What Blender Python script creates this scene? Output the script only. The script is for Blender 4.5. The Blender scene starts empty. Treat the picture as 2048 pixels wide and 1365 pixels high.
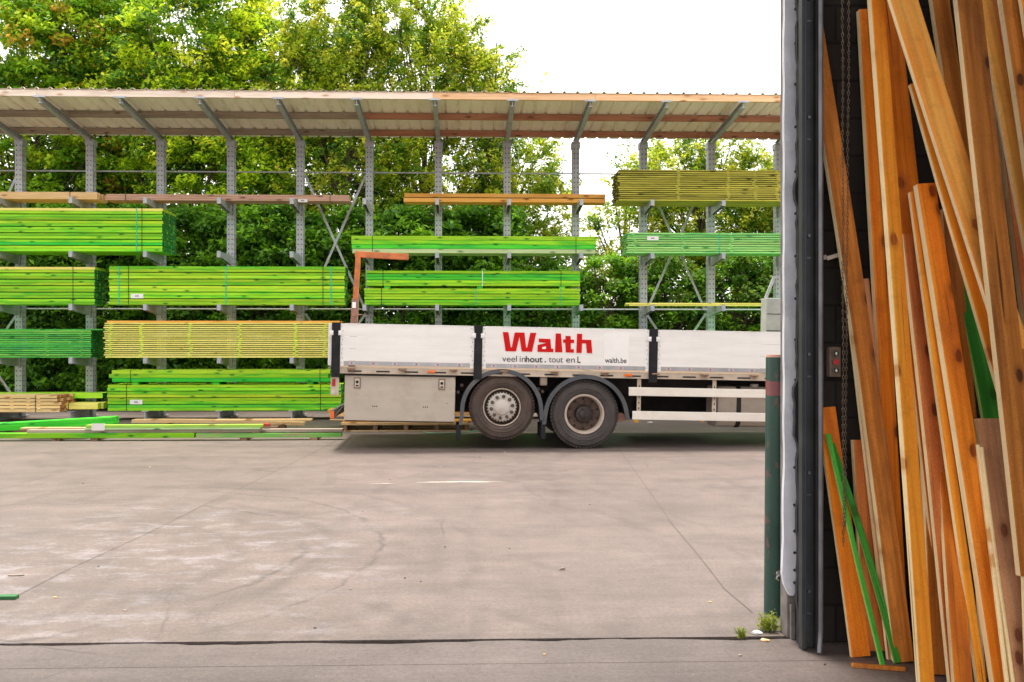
import bpy, math, random
import numpy as np
from mathutils import Vector, Matrix
random.seed(7); rng = np.random.default_rng(11)
S = bpy.context.scene
COL = S.collection
R = math.radians
# ------------------------------------------------------------------ camera
F = 1750.0; VX, VY = 979.0, 686.0; YAW = R(1.6); EYE = 1.6
cam = bpy.data.objects.new('camera', bpy.data.cameras.new('camera')); COL.objects.link(cam)
cam.location = (0, 0, EYE); cam.rotation_euler = (R(90), 0, -YAW)
cam.data.sensor_width = 36; cam.data.lens = 36 * F / 2048
cam.data.shift_x = (1024 - VX) / 2048; cam.data.shift_y = (VY - 682.5) / 2048
cam.data.clip_start = 0.05; cam.data.clip_end = 600
S.camera = cam
# ------------------------------------------------------------------ world, sun, exposure
SUN_EL, SUN_AZ = 76.0, -25.0       # azimuth measured from +Y (beyond the rack), negative = left
w = bpy.data.worlds.new('World'); S.world = w; w.use_nodes = True
nt = w.node_tree; nt.nodes.clear()
out = nt.nodes.new('ShaderNodeOutputWorld'); bg = nt.nodes.new('ShaderNodeBackground')
sky = nt.nodes.new('ShaderNodeTexSky'); sky.sky_type = 'NISHITA'; sky.sun_disc = False
sky.sun_elevation = R(SUN_EL); sky.sun_rotation = R(SUN_AZ)
sky.dust_density = 6; sky.air_density = 0.8; sky.ozone_density = 0.6
cl = nt.nodes.new('ShaderNodeTexNoise'); cl.inputs['Scale'].default_value = 1.6; cl.inputs['Detail'].default_value = 5
cr = nt.nodes.new('ShaderNodeValToRGB')
cr.color_ramp.elements[0].color = (9.0, 8.75, 8.5, 1); cr.color_ramp.elements[1].color = (11.6, 11.2, 10.8, 1)
cr.color_ramp.elements[0].position = .3; cr.color_ramp.elements[1].position = .7
mx = nt.nodes.new('ShaderNodeMixRGB'); mx.inputs[0].default_value = 0.82
tc = nt.nodes.new('ShaderNodeTexCoord')
nt.links.new(tc.outputs['Generated'], cl.inputs['Vector'])
nt.links.new(cl.outputs['Fac'], cr.inputs['Fac'])
nt.links.new(sky.outputs[0], mx.inputs[1]); nt.links.new(cr.outputs[0], mx.inputs[2])
nt.links.new(mx.outputs[0], bg.inputs['Color']); bg.inputs['Strength'].default_value = 0.12
nt.links.new(bg.outputs[0], out.inputs['Surface'])
sl = bpy.data.lights.new('sun', 'SUN'); sl.energy = 2.4; sl.angle = R(11); sl.color = (1.0, 0.93, 0.82)
so = bpy.data.objects.new('sun', sl); COL.objects.link(so)
so.rotation_euler = (-R(90 - SUN_EL), 0, -R(SUN_AZ))
S.view_settings.view_transform = 'Standard'; S.view_settings.look = 'None'
S.view_settings.exposure = 1.2; S.view_settings.gamma = 1
S.render.engine = 'CYCLES'
# ------------------------------------------------------------------ pixel -> place helpers
def P(px, py, Y):
    u = (px - VX) / F; v = (VY - py) / F
    s = Y / (math.cos(YAW) - u * math.sin(YAW))
    return Vector((s * (math.sin(YAW) + u * math.cos(YAW)), Y, EYE + s * v))
def G(px, py, z=0.0):
    u = (px - VX) / F; v = (VY - py) / F
    s = (z - EYE) / v
    return Vector((s * (math.sin(YAW) + u * math.cos(YAW)), s * (math.cos(YAW) - u * math.sin(YAW)), z))
# ------------------------------------------------------------------ mesh builder
class MB:
    def __init__(s): s.v = []; s.f = []
    def quadbox(s, pts):
        b = len(s.v); s.v += [tuple(p) for p in pts]
        s.f += [tuple(b + i for i in q) for q in ((0,3,2,1),(4,5,6,7),(0,1,5,4),(1,2,6,5),(2,3,7,6),(3,0,4,7))]
        return s
    def box(s, x0, x1, y0, y1, z0, z1):
        return s.quadbox([(x0,y0,z0),(x1,y0,z0),(x1,y1,z0),(x0,y1,z0),(x0,y0,z1),(x1,y0,z1),(x1,y1,z1),(x0,y1,z1)])
    def beam(s, a, b, w, h, up=(0,0,1)):
        a = Vector(a); b = Vector(b); d = (b - a).normalized(); up = Vector(up)
        sx = d.cross(up).normalized() * (w/2); sz = sx.cross(d).normalized() * (h/2)
        return s.quadbox([a-sx-sz, a+sx-sz, a+sx+sz, a-sx+sz, b-sx-sz, b+sx-sz, b+sx+sz, b-sx+sz])
    def cyl(s, a, b, r, n=16, r2=None, cap=True):
        a = Vector(a); b = Vector(b); d = (b - a).normalized()
        up = Vector((0,0,1)) if abs(d.z) < .9 else Vector((1,0,0))
        x = d.cross(up).normalized(); y = d.cross(x); r2 = r if r2 is None else r2
        k = len(s.v)
        for c, rr in ((a, r), (b, r2)):
            for i in range(n):
                t = 2*math.pi*i/n; s.v.append(tuple(c + (x*math.cos(t) + y*math.sin(t))*rr))
        for i in range(n): j = (i+1) % n; s.f.append((k+i, k+n+i, k+n+j, k+j))
        if cap: s.f.append(tuple(k+i for i in range(n))); s.f.append(tuple(k+n+i for i in reversed(range(n))))
        return s
    def tube(s, pts, r, n=8):
        pts = [Vector(p) for p in pts]; k0 = len(s.v)
        for i, p in enumerate(pts):
            d = (pts[min(i+1, len(pts)-1)] - pts[max(i-1, 0)]).normalized()
            up = Vector((0,0,1)) if abs(d.z) < .9 else Vector((0,1,0))
            x = d.cross(up).normalized(); y = d.cross(x)
            for j in range(n):
                t = 2*math.pi*j/n; s.v.append(tuple(p + (x*math.cos(t) + y*math.sin(t))*r))
        for i in range(len(pts)-1):
            for j in range(n):
                q = (j+1) % n; a = k0+i*n
                s.f.append((a+j, a+n+j, a+n+q, a+q))
        s.f.append(tuple(k0+j for j in range(n))); s.f.append(tuple(k0+(len(pts)-1)*n+j for j in reversed(range(n))))
        return s
    def lathe(s, prof, c=(0,0,0), n=48):          # prof of (radius, y) around the Y axis
        k = len(s.v); m = len(prof)
        for i in range(n):
            t = 2*math.pi*i/n
            for r, y in prof: s.v.append((c[0]+r*math.cos(t), c[1]+y, c[2]+r*math.sin(t)))
        for i in range(n):
            j = (i+1) % n
            for q in range(m-1): s.f.append((k+i*m+q, k+i*m+q+1, k+j*m+q+1, k+j*m+q))
        return s
    def prism(s, poly, y0, y1):                    # outline in xz, thickness along y
        k = len(s.v); n = len(poly)
        s.v += [(x, y0, z) for x, z in poly] + [(x, y1, z) for x, z in poly]
        s.f.append(tuple(range(k, k+n))); s.f.append(tuple(range(k+2*n-1, k+n-1, -1)))
        for i in range(n): j = (i+1) % n; s.f.append((k+j, k+i, k+n+i, k+n+j))
        return s
    def build(s, name, m, parent=None, loc=(0,0,0), bevel=0, smooth=False, off=None, ends=None, axis=0):
        me = bpy.data.meshes.new(name)
        v = s.v if off is None else [(a-off[0], b-off[1], c-off[2]) for a, b, c in s.v]
        me.from_pydata(v, [], s.f); me.materials.append(m); me.update()
        if ends:
            me.materials.append(ends)
            for p in me.polygons:
                if abs(p.normal[axis]) > .8: p.material_index = 1
        if smooth:
            for p in me.polygons: p.use_smooth = True
            me.set_sharp_from_angle(angle=R(38))
        o = bpy.data.objects.new(name, me); COL.objects.link(o); o.location = loc
        if parent: o.parent = parent
        if bevel:
            b = o.modifiers.new('bevel', 'BEVEL'); b.width = bevel; b.segments = 2; b.limit_method = 'ANGLE'; b.harden_normals = False
        return o
def tag(o, label=None, cat=None, group=None, kind=None):
    if label: o['label'] = label
    if cat: o['category'] = cat
    if group: o['group'] = group
    if kind: o['kind'] = kind
    return o
def thing(name, loc, label, cat, group=None, rz=0):
    o = bpy.data.objects.new(name, None); COL.objects.link(o); o.location = loc; o.rotation_euler[2] = rz
    o.empty_display_size = .2
    return tag(o, label, cat, group)
# ------------------------------------------------------------------ materials
def newmat(name):
    m = bpy.data.materials.new(name); m.use_nodes = True
    return m, m.node_tree, m.node_tree.nodes['Principled BSDF']
def N(nt, t, **kw):
    n = nt.nodes.new(t)
    for k, v in kw.items():
        if k in n.inputs.keys(): n.inputs[k].default_value = v
        else: setattr(n, k, v)
    return n
def ramp(nt, stops, src):
    n = nt.nodes.new('ShaderNodeValToRGB'); e = n.color_ramp.elements
    while len(e) < len(stops): e.new(.5)
    for i, (p, c) in enumerate(stops): e[i].position = p; e[i].color = (*c, 1) if len(c) == 3 else c
    nt.links.new(src, n.inputs[0]); return n.outputs[0]
def mixc(nt, fac, a, b, mode='MIX'):
    n = nt.nodes.new('ShaderNodeMixRGB'); n.blend_type = mode
    for i, x in ((0, fac), (1, a), (2, b)):
        if isinstance(x, (int, float)): n.inputs[i].default_value = x
        elif isinstance(x, tuple): n.inputs[i].default_value = (*x, 1)
        else: nt.links.new(x, n.inputs[i])
    return n.outputs[0]
def math_(nt, op, a, b=0.0):
    n = nt.nodes.new('ShaderNodeMath'); n.operation = op
    for i, x in ((0, a), (1, b)):
        if isinstance(x, (int, float)): n.inputs[i].default_value = x
        else: nt.links.new(x, n.inputs[i])
    return n.outputs[0]
def coords(nt, scale=(1,1,1), kind='Object', rand=0.0):
    t = nt.nodes.new('ShaderNodeTexCoord'); mp = nt.nodes.new('ShaderNodeMapping')
    nt.links.new(t.outputs[kind], mp.inputs[0]); mp.inputs['Scale'].default_value = scale
    if rand:
        oi = nt.nodes.new('ShaderNodeObjectInfo')
        vm = nt.nodes.new('ShaderNodeVectorMath'); vm.operation = 'SCALE'; vm.inputs[0].default_value = (37, 53, 91)
        nt.links.new(oi.outputs['Random'], vm.inputs['Scale'])
        nt.links.new(vm.outputs[0], mp.inputs['Location'])
    return mp.outputs[0]
def noise(nt, vec, scale, detail=4, rough=.55):
    n = N(nt, 'ShaderNodeTexNoise', Scale=scale, Detail=detail, Roughness=rough)
    nt.links.new(vec, n.inputs['Vector']); return n.outputs['Fac']
def bump(nt, bs, h, strength=.3, dist=.01):
    b = N(nt, 'ShaderNodeBump', Strength=strength, Distance=dist)
    nt.links.new(h, b.inputs['Height']); nt.links.new(b.outputs[0], bs.inputs['Normal'])
def plain(name, c, rough=.6, metal=0.0, var=.15, scale=6, dirt=None, dirtf=.5):
    m, nt, bs = newmat(name); v = coords(nt, rand=1)
    n1 = noise(nt, v, scale, 6)
    lo = tuple(x*(1-var) for x in c); hi = tuple(min(1, x*(1+var)) for x in c)
    col = ramp(nt, [(.3, lo), (.7, hi)], n1)
    if dirt:
        n2 = noise(nt, v, scale*.6, 8, .7)
        f = ramp(nt, [(.5, (0,0,0)), (.72, (dirtf,)*3)], n2)
        col = mixc(nt, f, col, dirt)
    nt.links.new(col, bs.inputs['Base Color']); bs.inputs['Roughness'].default_value = rough; bs.inputs['Metallic'].default_value = metal
    return m
def wood(name, a, b, knot, axis='X', green=None, per=.18, knots=1.0, rough=.62, gs=1.0, bmp=.25, patch=None):
    """timber: grain runs along the object's own axis, knots, and a tint that differs from board to board"""
    m, nt, bs = newmat(name)
    s = (.35, 14, 14) if axis == 'X' else (14, 14, .35)
    s = tuple(x*gs for x in s)
    v = coords(nt, s, rand=1)
    g = noise(nt, v, 2.2, 7, .6)
    v0 = coords(nt, (.9, 5, 5) if axis == 'X' else (5, 5, .9), rand=1)
    g2 = noise(nt, v0, 1.3, 3)
    col = ramp(nt, [(.34, a), (.64, b)], g) if axis == 'Z' else ramp(nt, [(.28, a), (.72, b)], g)
    col = mixc(nt, math_(nt, 'MULTIPLY', g2, .5), col, tuple(x*.72 for x in a))
    if patch:                                   # dye soaked in unevenly along the board
        vp = coords(nt, (.8, 7, 9) if axis == 'X' else (7, 7, .8), rand=1)
        pn = noise(nt, vp, 1.6, 5, .6)
        col = mixc(nt, ramp(nt, [(.5, (0,0,0)), (.66, (.85,)*3)], pn), col, patch)
    vk = coords(nt, (2.2, .6, 6.5) if axis == 'X' else (6.5, .6, 3.6), rand=1)
    wob = noise(nt, vk, 5, 3); vk2 = mixc(nt, .06, vk, wob, 'ADD')
    sk = nt.nodes.new('ShaderNodeSeparateXYZ'); nt.links.new(vk2, sk.inputs[0])
    ck2 = nt.nodes.new('ShaderNodeCombineXYZ'); nt.links.new(sk.outputs['X'], ck2.inputs[0]); nt.links.new(sk.outputs['Z'], ck2.inputs[1])
    vo = N(nt, 'ShaderNodeTexVoronoi', Scale=1.0); vo.voronoi_dimensions = '2D'; nt.links.new(ck2.outputs[0], vo.inputs['Vector'])
    kf = ramp(nt, [(.09*knots, (.92,)*3), (.13*knots+.001, (.35,)*3), (.24*knots+.002, (0,0,0))], vo.outputs['Distance'])
    spx = nt.nodes.new('ShaderNodeSeparateXYZ'); nt.links.new(vo.outputs['Color'], spx.inputs[0])
    kf = mixc(nt, 1.0, kf, math_(nt, 'GREATER_THAN', spx.outputs['X'], .55 if axis == 'X' else .60), 'MULTIPLY')
    col = mixc(nt, kf, col, knot)
    # broad flame figure between early and late wood
    vf_ = coords(nt, (.5, 6, 6) if axis == 'X' else (6, 6, .5), rand=1)
    fl_ = N(nt, 'ShaderNodeTexWave', Scale=1.1, Distortion=11.0, Detail=3.0); fl_.bands_direction = 'Y' if axis == 'X' else 'X'
    nt.links.new(vf_, fl_.inputs['Vector'])
    col = mixc(nt, ramp(nt, [(.0, (.38,)*3), (.5, (0,0,0))], fl_.outputs['Fac']), col, tuple(x*.6 for x in a))
    if axis == 'Z':                             # drying splits, saw marks and grime
        ckv = coords(nt, (30, 30, .55), rand=1); ck_ = noise(nt, ckv, 1.5, 2, .4)
        col = mixc(nt, ramp(nt, [(.0,(0,0,0)),(.485,(0,0,0)),(.5,(.75,)*3),(.515,(0,0,0))], ck_) if False else ramp(nt, [(.70,(0,0,0)),(.74,(.8,)*3)], ck_), col, tuple(x*.5 for x in knot))
        sm = N(nt, 'ShaderNodeTexNoise', Scale=6.0, Detail=8.0, Roughness=.75); nt.links.new(coords(nt, (1,1,1), rand=1), sm.inputs['Vector'])
        col = mixc(nt, ramp(nt, [(.52,(0,0,0)),(.74,(.5,)*3)], sm.outputs['Fac']), col, tuple(x*.45 for x in a))
        gr = noise(nt, coords(nt, (1,1,1), rand=1), 170, 2, .6)
        col = mixc(nt, .45, col, ramp(nt, [(.3,(.3,)*3),(.7,(.7,)*3)], gr), 'OVERLAY')
    oi = nt.nodes.new('ShaderNodeObjectInfo')
    hs = nt.nodes.new('ShaderNodeHueSaturation')
    val = math_(nt, 'ADD', math_(nt, 'MULTIPLY', oi.outputs['Random'], per*2), 1-per)
    hv = math_(nt, 'ADD', math_(nt, 'MULTIPLY', math_(nt, 'SUBTRACT', math_(nt, 'FRACT', math_(nt, 'MULTIPLY', oi.outputs['Random'], 7.3)), .5), .045), .5)
    if axis == 'X' and b[1] > b[0]*1.05: nt.links.new(hv, hs.inputs['Hue'])
    nt.links.new(val, hs.inputs['Value']); nt.links.new(col, hs.inputs['Color'])
    nt.links.new(hs.outputs[0], bs.inputs['Base Color']); bs.inputs['Roughness'].default_value = rough
    bs.inputs['Specular IOR Level'].default_value = .25
    if bmp: bump(nt, bs, g, bmp, .004)
    return m
GRN = wood('green_dyed_timber', (.20,.60,.012), (.52,.84,.035), (.01,.14,.015), 'X', patch=(.05,.44,.02), knots=.8, per=.24)
GRN2 = wood('deep_green_timber', (.03,.56,.03), (.16,.76,.04), (.01,.14,.02), 'X', patch=(.02,.34,.04), knots=.8, per=.24)
GRN3 = wood('yellow_green_timber', (.40,.70,.02), (.66,.86,.06), (.04,.22,.02), 'X', patch=(.16,.62,.02), knots=.8, per=.2)
GDK = wood('dark_green_timber', (.07,.46,.05), (.24,.66,.12), (.01,.12,.02), 'X', patch=(.02,.30,.05))
GPALE = wood('pale_green_timber', (.52,.76,.34), (.68,.86,.48), (.10,.22,.08), 'X')
YSTK = wood('yellow_stickered_timber', (.90,.80,.14), (.97,.92,.32), (.30,.34,.04), 'X', knots=.5)
OLIVE = wood('olive_timber', (.48,.44,.05), (.70,.64,.12), (.04,.05,.01), 'X', patch=(.20,.20,.03))
ORAN = wood('orange_timber', (.80,.36,.06), (.92,.54,.14), (.25,.08,.02), 'X')
PINKW = wood('pinkish_timber', (.58,.33,.23), (.80,.52,.38), (.20,.09,.06), 'X')
PALEW = wood('pale_new_timber', (.78,.50,.22), (.90,.68,.38), (.30,.13,.05), 'X')
GREYW = wood('weathered_timber', (.30,.24,.20), (.50,.42,.35), (.13,.09,.07), 'X')
PURL = wood('purlin_timber', (.30,.24,.18), (.46,.36,.27), (.14,.09,.06), 'X', per=.1)
FASC = wood('fascia_timber', (.84,.48,.24), (.95,.68,.42), (.45,.2,.08), 'X', per=.08)
PL_OR = wood('leaning_orange_wood', (.78,.18,.006), (.93,.30,.02), (.16,.025,.004), 'Z', per=.14, gs=1.2, patch=(.50,.11,.01))
PL_YE = wood('leaning_yellow_wood', (.93,.28,.012), (.98,.42,.035), (.30,.06,.008), 'Z', per=.08, gs=1.2, patch=(.80,.20,.012))
PL_PE = wood('leaning_peach_wood', (.96,.38,.06), (.98,.54,.13), (.34,.09,.02), 'Z', per=.05, gs=1.2, patch=(.90,.28,.03))
PL_BR = wood('leaning_brown_wood', (.44,.13,.014), (.70,.26,.045), (.05,.012,.004), 'Z', per=.14, gs=1.2, patch=(.22,.07,.015))
PL_RD = wood('leaning_red_wood', (.55,.13,.025), (.74,.25,.06), (.12,.03,.01), 'Z', per=.12, gs=1.2, patch=(.34,.09,.03))
PL_GY = wood('leaning_grey_wood', (.68,.30,.13), (.86,.48,.26), (.20,.06,.03), 'Z', per=.08, gs=1.2, patch=(.50,.24,.12))
PL_GN = wood('leaning_green_wood', (.03,.26,.02), (.07,.42,.04), (.02,.12,.01), 'Z', gs=1.2)
CHARW = wood('dark_aged_timber', (.10,.07,.05), (.18,.13,.09), (.04,.03,.02), 'X')
CHAR = plain('charred_bearer', (.12,.09,.06), .8)
BEAR = wood('bearer_timber', (.30,.18,.10), (.48,.32,.2), (.12,.06,.03), 'Y')
GEND = plain('dark_green_end_grain', (.015,.17,.03), .8, 0, .5, 14, (.05,.36,.05), .5)
OEND = plain('cracked_end_grain', (.42,.16,.05), .8, 0, .4, 14); BEND = plain('black_green_end_grain', (.04,.06,.03), .8, 0, .5, 14)
ENDM = {m_.name: GEND for m_ in (GRN, GRN2, GRN3, GDK)}; ENDM[OLIVE.name] = BEND; ENDM[ORAN.name] = OEND; ENDM[YSTK.name] = GRN3; ENDM['peach_battens'] = OEND
SAW = wood('lit_edge_wood', (.95,.70,.36), (.98,.86,.56), (.6,.3,.1), 'Z', per=.05)  # pale tone stands in for outside light catching the plank edges
LIT_EDGE_G = wood('lit_green_edge_wood', (.30,.50,.10), (.50,.62,.20), (.1,.3,.05), 'Z', per=.05)  # same edge light put into the colour of the green battens
def galv(name, holes):
    m, nt, bs = newmat(name); v = coords(nt)
    vo = N(nt, 'ShaderNodeTexVoronoi', Scale=28.0); nt.links.new(v, vo.inputs['Vector'])
    n1 = noise(nt, v, 5, 6)
    col = ramp(nt, [(.2, (.34,.36,.39)), (.8, (.50,.52,.55))], n1)
    col = mixc(nt, .28, col, vo.outputs['Color'], 'SOFT_LIGHT')
    rust = ramp(nt, [(.62, (0,0,0)), (.75, (.5,)*3)], noise(nt, v, 2.3, 8, .7))
    col = mixc(nt, rust, col, (.30,.22,.17))
    if holes:
        sp = nt.nodes.new('ShaderNodeSeparateXYZ'); nt.links.new(v, sp.inputs[0])
        fz = math_(nt, 'FRACT', math_(nt, 'MULTIPLY', sp.outputs['Z'], 1/.105))
        mz = math_(nt, 'MULTIPLY', math_(nt, 'GREATER_THAN', fz, .36), math_(nt, 'LESS_THAN', fz, .62))
        ax = math_(nt, 'ABSOLUTE', math_(nt, 'SUBTRACT', math_(nt, 'ABSOLUTE', sp.outputs['X']), .036))
        mxx = math_(nt, 'LESS_THAN', ax, .011)
        ay = math_(nt, 'ABSOLUTE', math_(nt, 'SUBTRACT', math_(nt, 'ABSOLUTE', sp.outputs['Y']), .04))
        my = math_(nt, 'LESS_THAN', ay, .012)
        geo = nt.nodes.new('ShaderNodeTexCoord'); sn = nt.nodes.new('ShaderNodeSeparateXYZ'); nt.links.new(geo.outputs['Normal'], sn.inputs[0])
        isf = math_(nt, 'GREATER_THAN', math_(nt, 'ABSOLUTE', sn.outputs['Y']), .5)
        lat = math_(nt, 'ADD', math_(nt, 'MULTIPLY', isf, mxx), math_(nt, 'MULTIPLY', math_(nt, 'SUBTRACT', 1.0, isf), my))
        col = mixc(nt, math_(nt, 'MULTIPLY', mz, lat), col, (.02,.02,.025))
    nt.links.new(col, bs.inputs['Base Color']); bs.inputs['Roughness'].default_value = .45; bs.inputs['Metallic'].default_value = .25
    return m
GALV = galv('galvanised_steel', False); GALVH = galv('perforated_galvanised_steel', True)
def sheetmat():
    m, nt, bs = newmat('cream_roof_sheet'); v = coords(nt)
    c = ramp(nt, [(.3, (.90,.83,.68)), (.7, (.95,.90,.78))], noise(nt, v, 1.2, 5))
    c = mixc(nt, ramp(nt, [(.55,(0,0,0)),(.75,(.4,)*3)], noise(nt, coords(nt, (3,.6,1)), 2, 6)), c, (.36,.31,.22))
    nt.links.new(c, bs.inputs['Base Color']); bs.inputs['Roughness'].default_value = .5; return m
SHEET = sheetmat()
def alum(name, c, grime, gf=.5):
    m, nt, bs = newmat(name); v = coords(nt)
    n1 = noise(nt, coords(nt, (.5,1,4)), 2.5, 6); col = ramp(nt, [(.3, tuple(x*.9 for x in c)), (.7, c)], n1)
    g = ramp(nt, [(.48, (0,0,0)), (.75, (gf,)*3)], noise(nt, v, 3.2, 9, .75)); col = mixc(nt, g, col, grime)
    sp = ramp(nt, [(.70, (0,0,0)), (.76, (.5,)*3)], noise(nt, v, 38, 3, .6)); col = mixc(nt, sp, col, grime)
    nt.links.new(col, bs.inputs['Base Color']); bs.inputs['Roughness'].default_value = .42; bs.inputs['Metallic'].default_value = .0
    return m
WPAINT = alum('white_board_paint', (.95,.93,.91), (.66,.59,.52), .2)
BEIGE = alum('grimy_beige_steel', (.62,.52,.42), (.30,.20,.13), .7)
TOOLM = alum('brushed_toolbox_steel', (.56,.49,.41), (.36,.29,.22), .6)
TANKM = alum('tank_aluminium', (.60,.52,.44), (.38,.28,.2), .6)
RAILM = alum('white_rail_aluminium', (.92,.86,.78), (.5,.42,.34), .3)
STRIP = plain('grey_edge_strip', (.42,.42,.44), .4, .2)
BLACKP = plain('black_stanchion_steel', (.007,.008,.011), .8, 0, .3, 9, (.06,.06,.06), .35)
DARK = plain('dark_chassis_steel', (.025,.02,.018), .7, 0, .3)
GREYPL = plain('grey_mudguard_plastic', (.075,.082,.095), .5, 0, .12, 5, (.2,.16,.13), .45)
RUST = plain('rusty_orange_steel', (.66,.20,.07), .75, 0, .25, 8, (.27,.13,.08), .8)
RUSTD = plain('brown_rusted_steel', (.34,.18,.13), .8, 0, .25, 8, (.42,.2,.12), .7)
CLAMP = plain('rusty_clamp_steel', (.30,.20,.14), .6, .3, .4, 30, (.4,.16,.07), .8)
REDL = plain('red_lamp_lens', (.5,.01,.02), .2); ORL = plain('orange_lamp_lens', (.85,.16,.02), .25)
YELP = plain('yellow_plastic', (.9,.5,.02), .4)
REDTXT = plain('red_lettering', (.62,.0,.0), .9, 0, .04)
INK = plain('black_lettering', (.03,.025,.03), .5); PANELW = plain('white_sticker', (.94,.93,.92), .4, 0, .03)
PALEMK = plain('pale_mark',(.5,.48,.5),.4)
REDDOT = plain('faded_red_mark', (.42,.1,.16), .5)
def tyremat(name, c, dust):
    m, nt, bs = newmat(name); v = coords(nt)
    col = ramp(nt, [(.3, c), (.75, dust)], noise(nt, v, 5, 8, .7))
    nt.links.new(col, bs.inputs['Base Color']); bs.inputs['Roughness'].default_value = .75
    wv = N(nt, 'ShaderNodeTexWave', Scale=14.0, Distortion=.3); wv.wave_type = 'RINGS'; wv.rings_direction = 'Y'
    nt.links.new(v, wv.inputs['Vector']); bump(nt, bs, wv.outputs['Fac'], .35, .006); return m
TYRE = tyremat('dusty_brown_tyre', (.055,.038,.032), (.125,.088,.072)); TYRE2 = tyremat('black_tyre', (.045,.038,.037), (.10,.085,.08))
HUB = alum('bright_hub_steel', (.66,.60,.54), (.30,.2,.15), .6); RIM = alum('pale_rim_steel', (.56,.47,.40), (.3,.18,.12), .6)
RIMD = plain('dark_rim_steel', (.10,.07,.055), .6, .2, .4, 12)
NUT = plain('wheel_nut_steel', (.12,.10,.09), .4, .5)
STRAPB = plain('black_strap', (.02,.02,.02), .5); STRAPT = plain('teal_strap', (.02,.50,.32), .4); LABELP = plain('white_paper_tag', (.80,.80,.78), .6, 0, .03)
# door side materials
FLASH = alum('dented_white_flashing', (.74,.74,.80), (.22,.21,.25), .5); RIVET = plain('dark_rivet', (.10,.10,.11), .4, .5)
TORN = plain('torn_black_rubber', (.022,.020,.026), .7, 0, .4, 14)
DOORG = plain('dark_door_guide', (.024,.026,.026), .5, .1, .35, 7, (.07,.07,.075), .4)
DOORL = plain('grey_guide_edge', (.15,.145,.16), .38, .3, .3, 7, (.1,.09,.1), .6)
POSTC = plain('stained_concrete_post', (.17,.15,.14), .9, 0, .35, 11, (.05,.045,.04), .8)
BLUE = plain('blue_cable', (.01,.06,.14), .4)
CHAINM = plain('old_brass_chain', (.16,.12,.08), .45, .6, .3, 20)
BUTM = plain('control_box_casing', (.17,.12,.085), .6, 0, .25, 20, (.12,.08,.05), .6)
REDB = plain('red_button', (.6,.03,.03), .4); DKB = plain('dark_button', (.04,.035,.03), .4)
def bollardmat():
    m, nt, bs = newmat('chipped_green_paint'); v = coords(nt)
    c = ramp(nt, [(.3, (.008,.040,.030)), (.7, (.018,.074,.052))], noise(nt, v, 3, 6))
    ch = ramp(nt, [(.58,(0,0,0)),(.61,(.8,.8,.8))], noise(nt, coords(nt, (6,6,2.5)), 3, 8, .75)); c = mixc(nt, ch, c, (.16,.06,.05))
    sp = nt.nodes.new('ShaderNodeSeparateXYZ'); nt.links.new(v, sp.inputs[0])
    z = math_(nt, 'ADD', sp.outputs['Z'], math_(nt, 'MULTIPLY', noise(nt, v, 14, 4), .08))
    band = math_(nt, 'MULTIPLY', math_(nt, 'GREATER_THAN', z, 1.335), math_(nt, 'LESS_THAN', z, 1.42)); c = mixc(nt, band, c, (.22,.06,.06))
    nt.links.new(c, bs.inputs['Base Color']); bs.inputs['Roughness'].default_value = .4; return m
BOLL = bollardmat()
def blockmat():
    m, nt, bs = newmat('dark_block_wall')
    t = nt.nodes.new('ShaderNodeTexCoord'); sp = nt.nodes.new('ShaderNodeSeparateXYZ'); nt.links.new(t.outputs['Object'], sp.inputs[0])
    cb = nt.nodes.new('ShaderNodeCombineXYZ'); nt.links.new(math_(nt,'ADD',sp.outputs['X'],sp.outputs['Y']), cb.inputs[0]); nt.links.new(sp.outputs['Z'], cb.inputs[1])
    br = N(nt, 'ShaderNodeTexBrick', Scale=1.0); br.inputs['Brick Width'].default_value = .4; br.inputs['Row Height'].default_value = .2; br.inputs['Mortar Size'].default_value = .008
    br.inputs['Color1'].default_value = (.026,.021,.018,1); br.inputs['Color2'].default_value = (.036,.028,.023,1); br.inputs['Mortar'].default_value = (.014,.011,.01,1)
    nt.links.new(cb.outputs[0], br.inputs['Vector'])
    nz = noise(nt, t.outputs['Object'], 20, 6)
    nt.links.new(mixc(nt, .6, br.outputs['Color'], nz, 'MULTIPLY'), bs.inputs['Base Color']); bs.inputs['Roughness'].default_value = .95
    bump(nt, bs, br.outputs['Fac'], .6, -.01); return m
BLOCK = blockmat()
CLAD = plain('grey_cladding', (.30,.31,.33), .6)
ROOFIN = plain('dark_roof_underside', (.12,.10,.09), .8)
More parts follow.
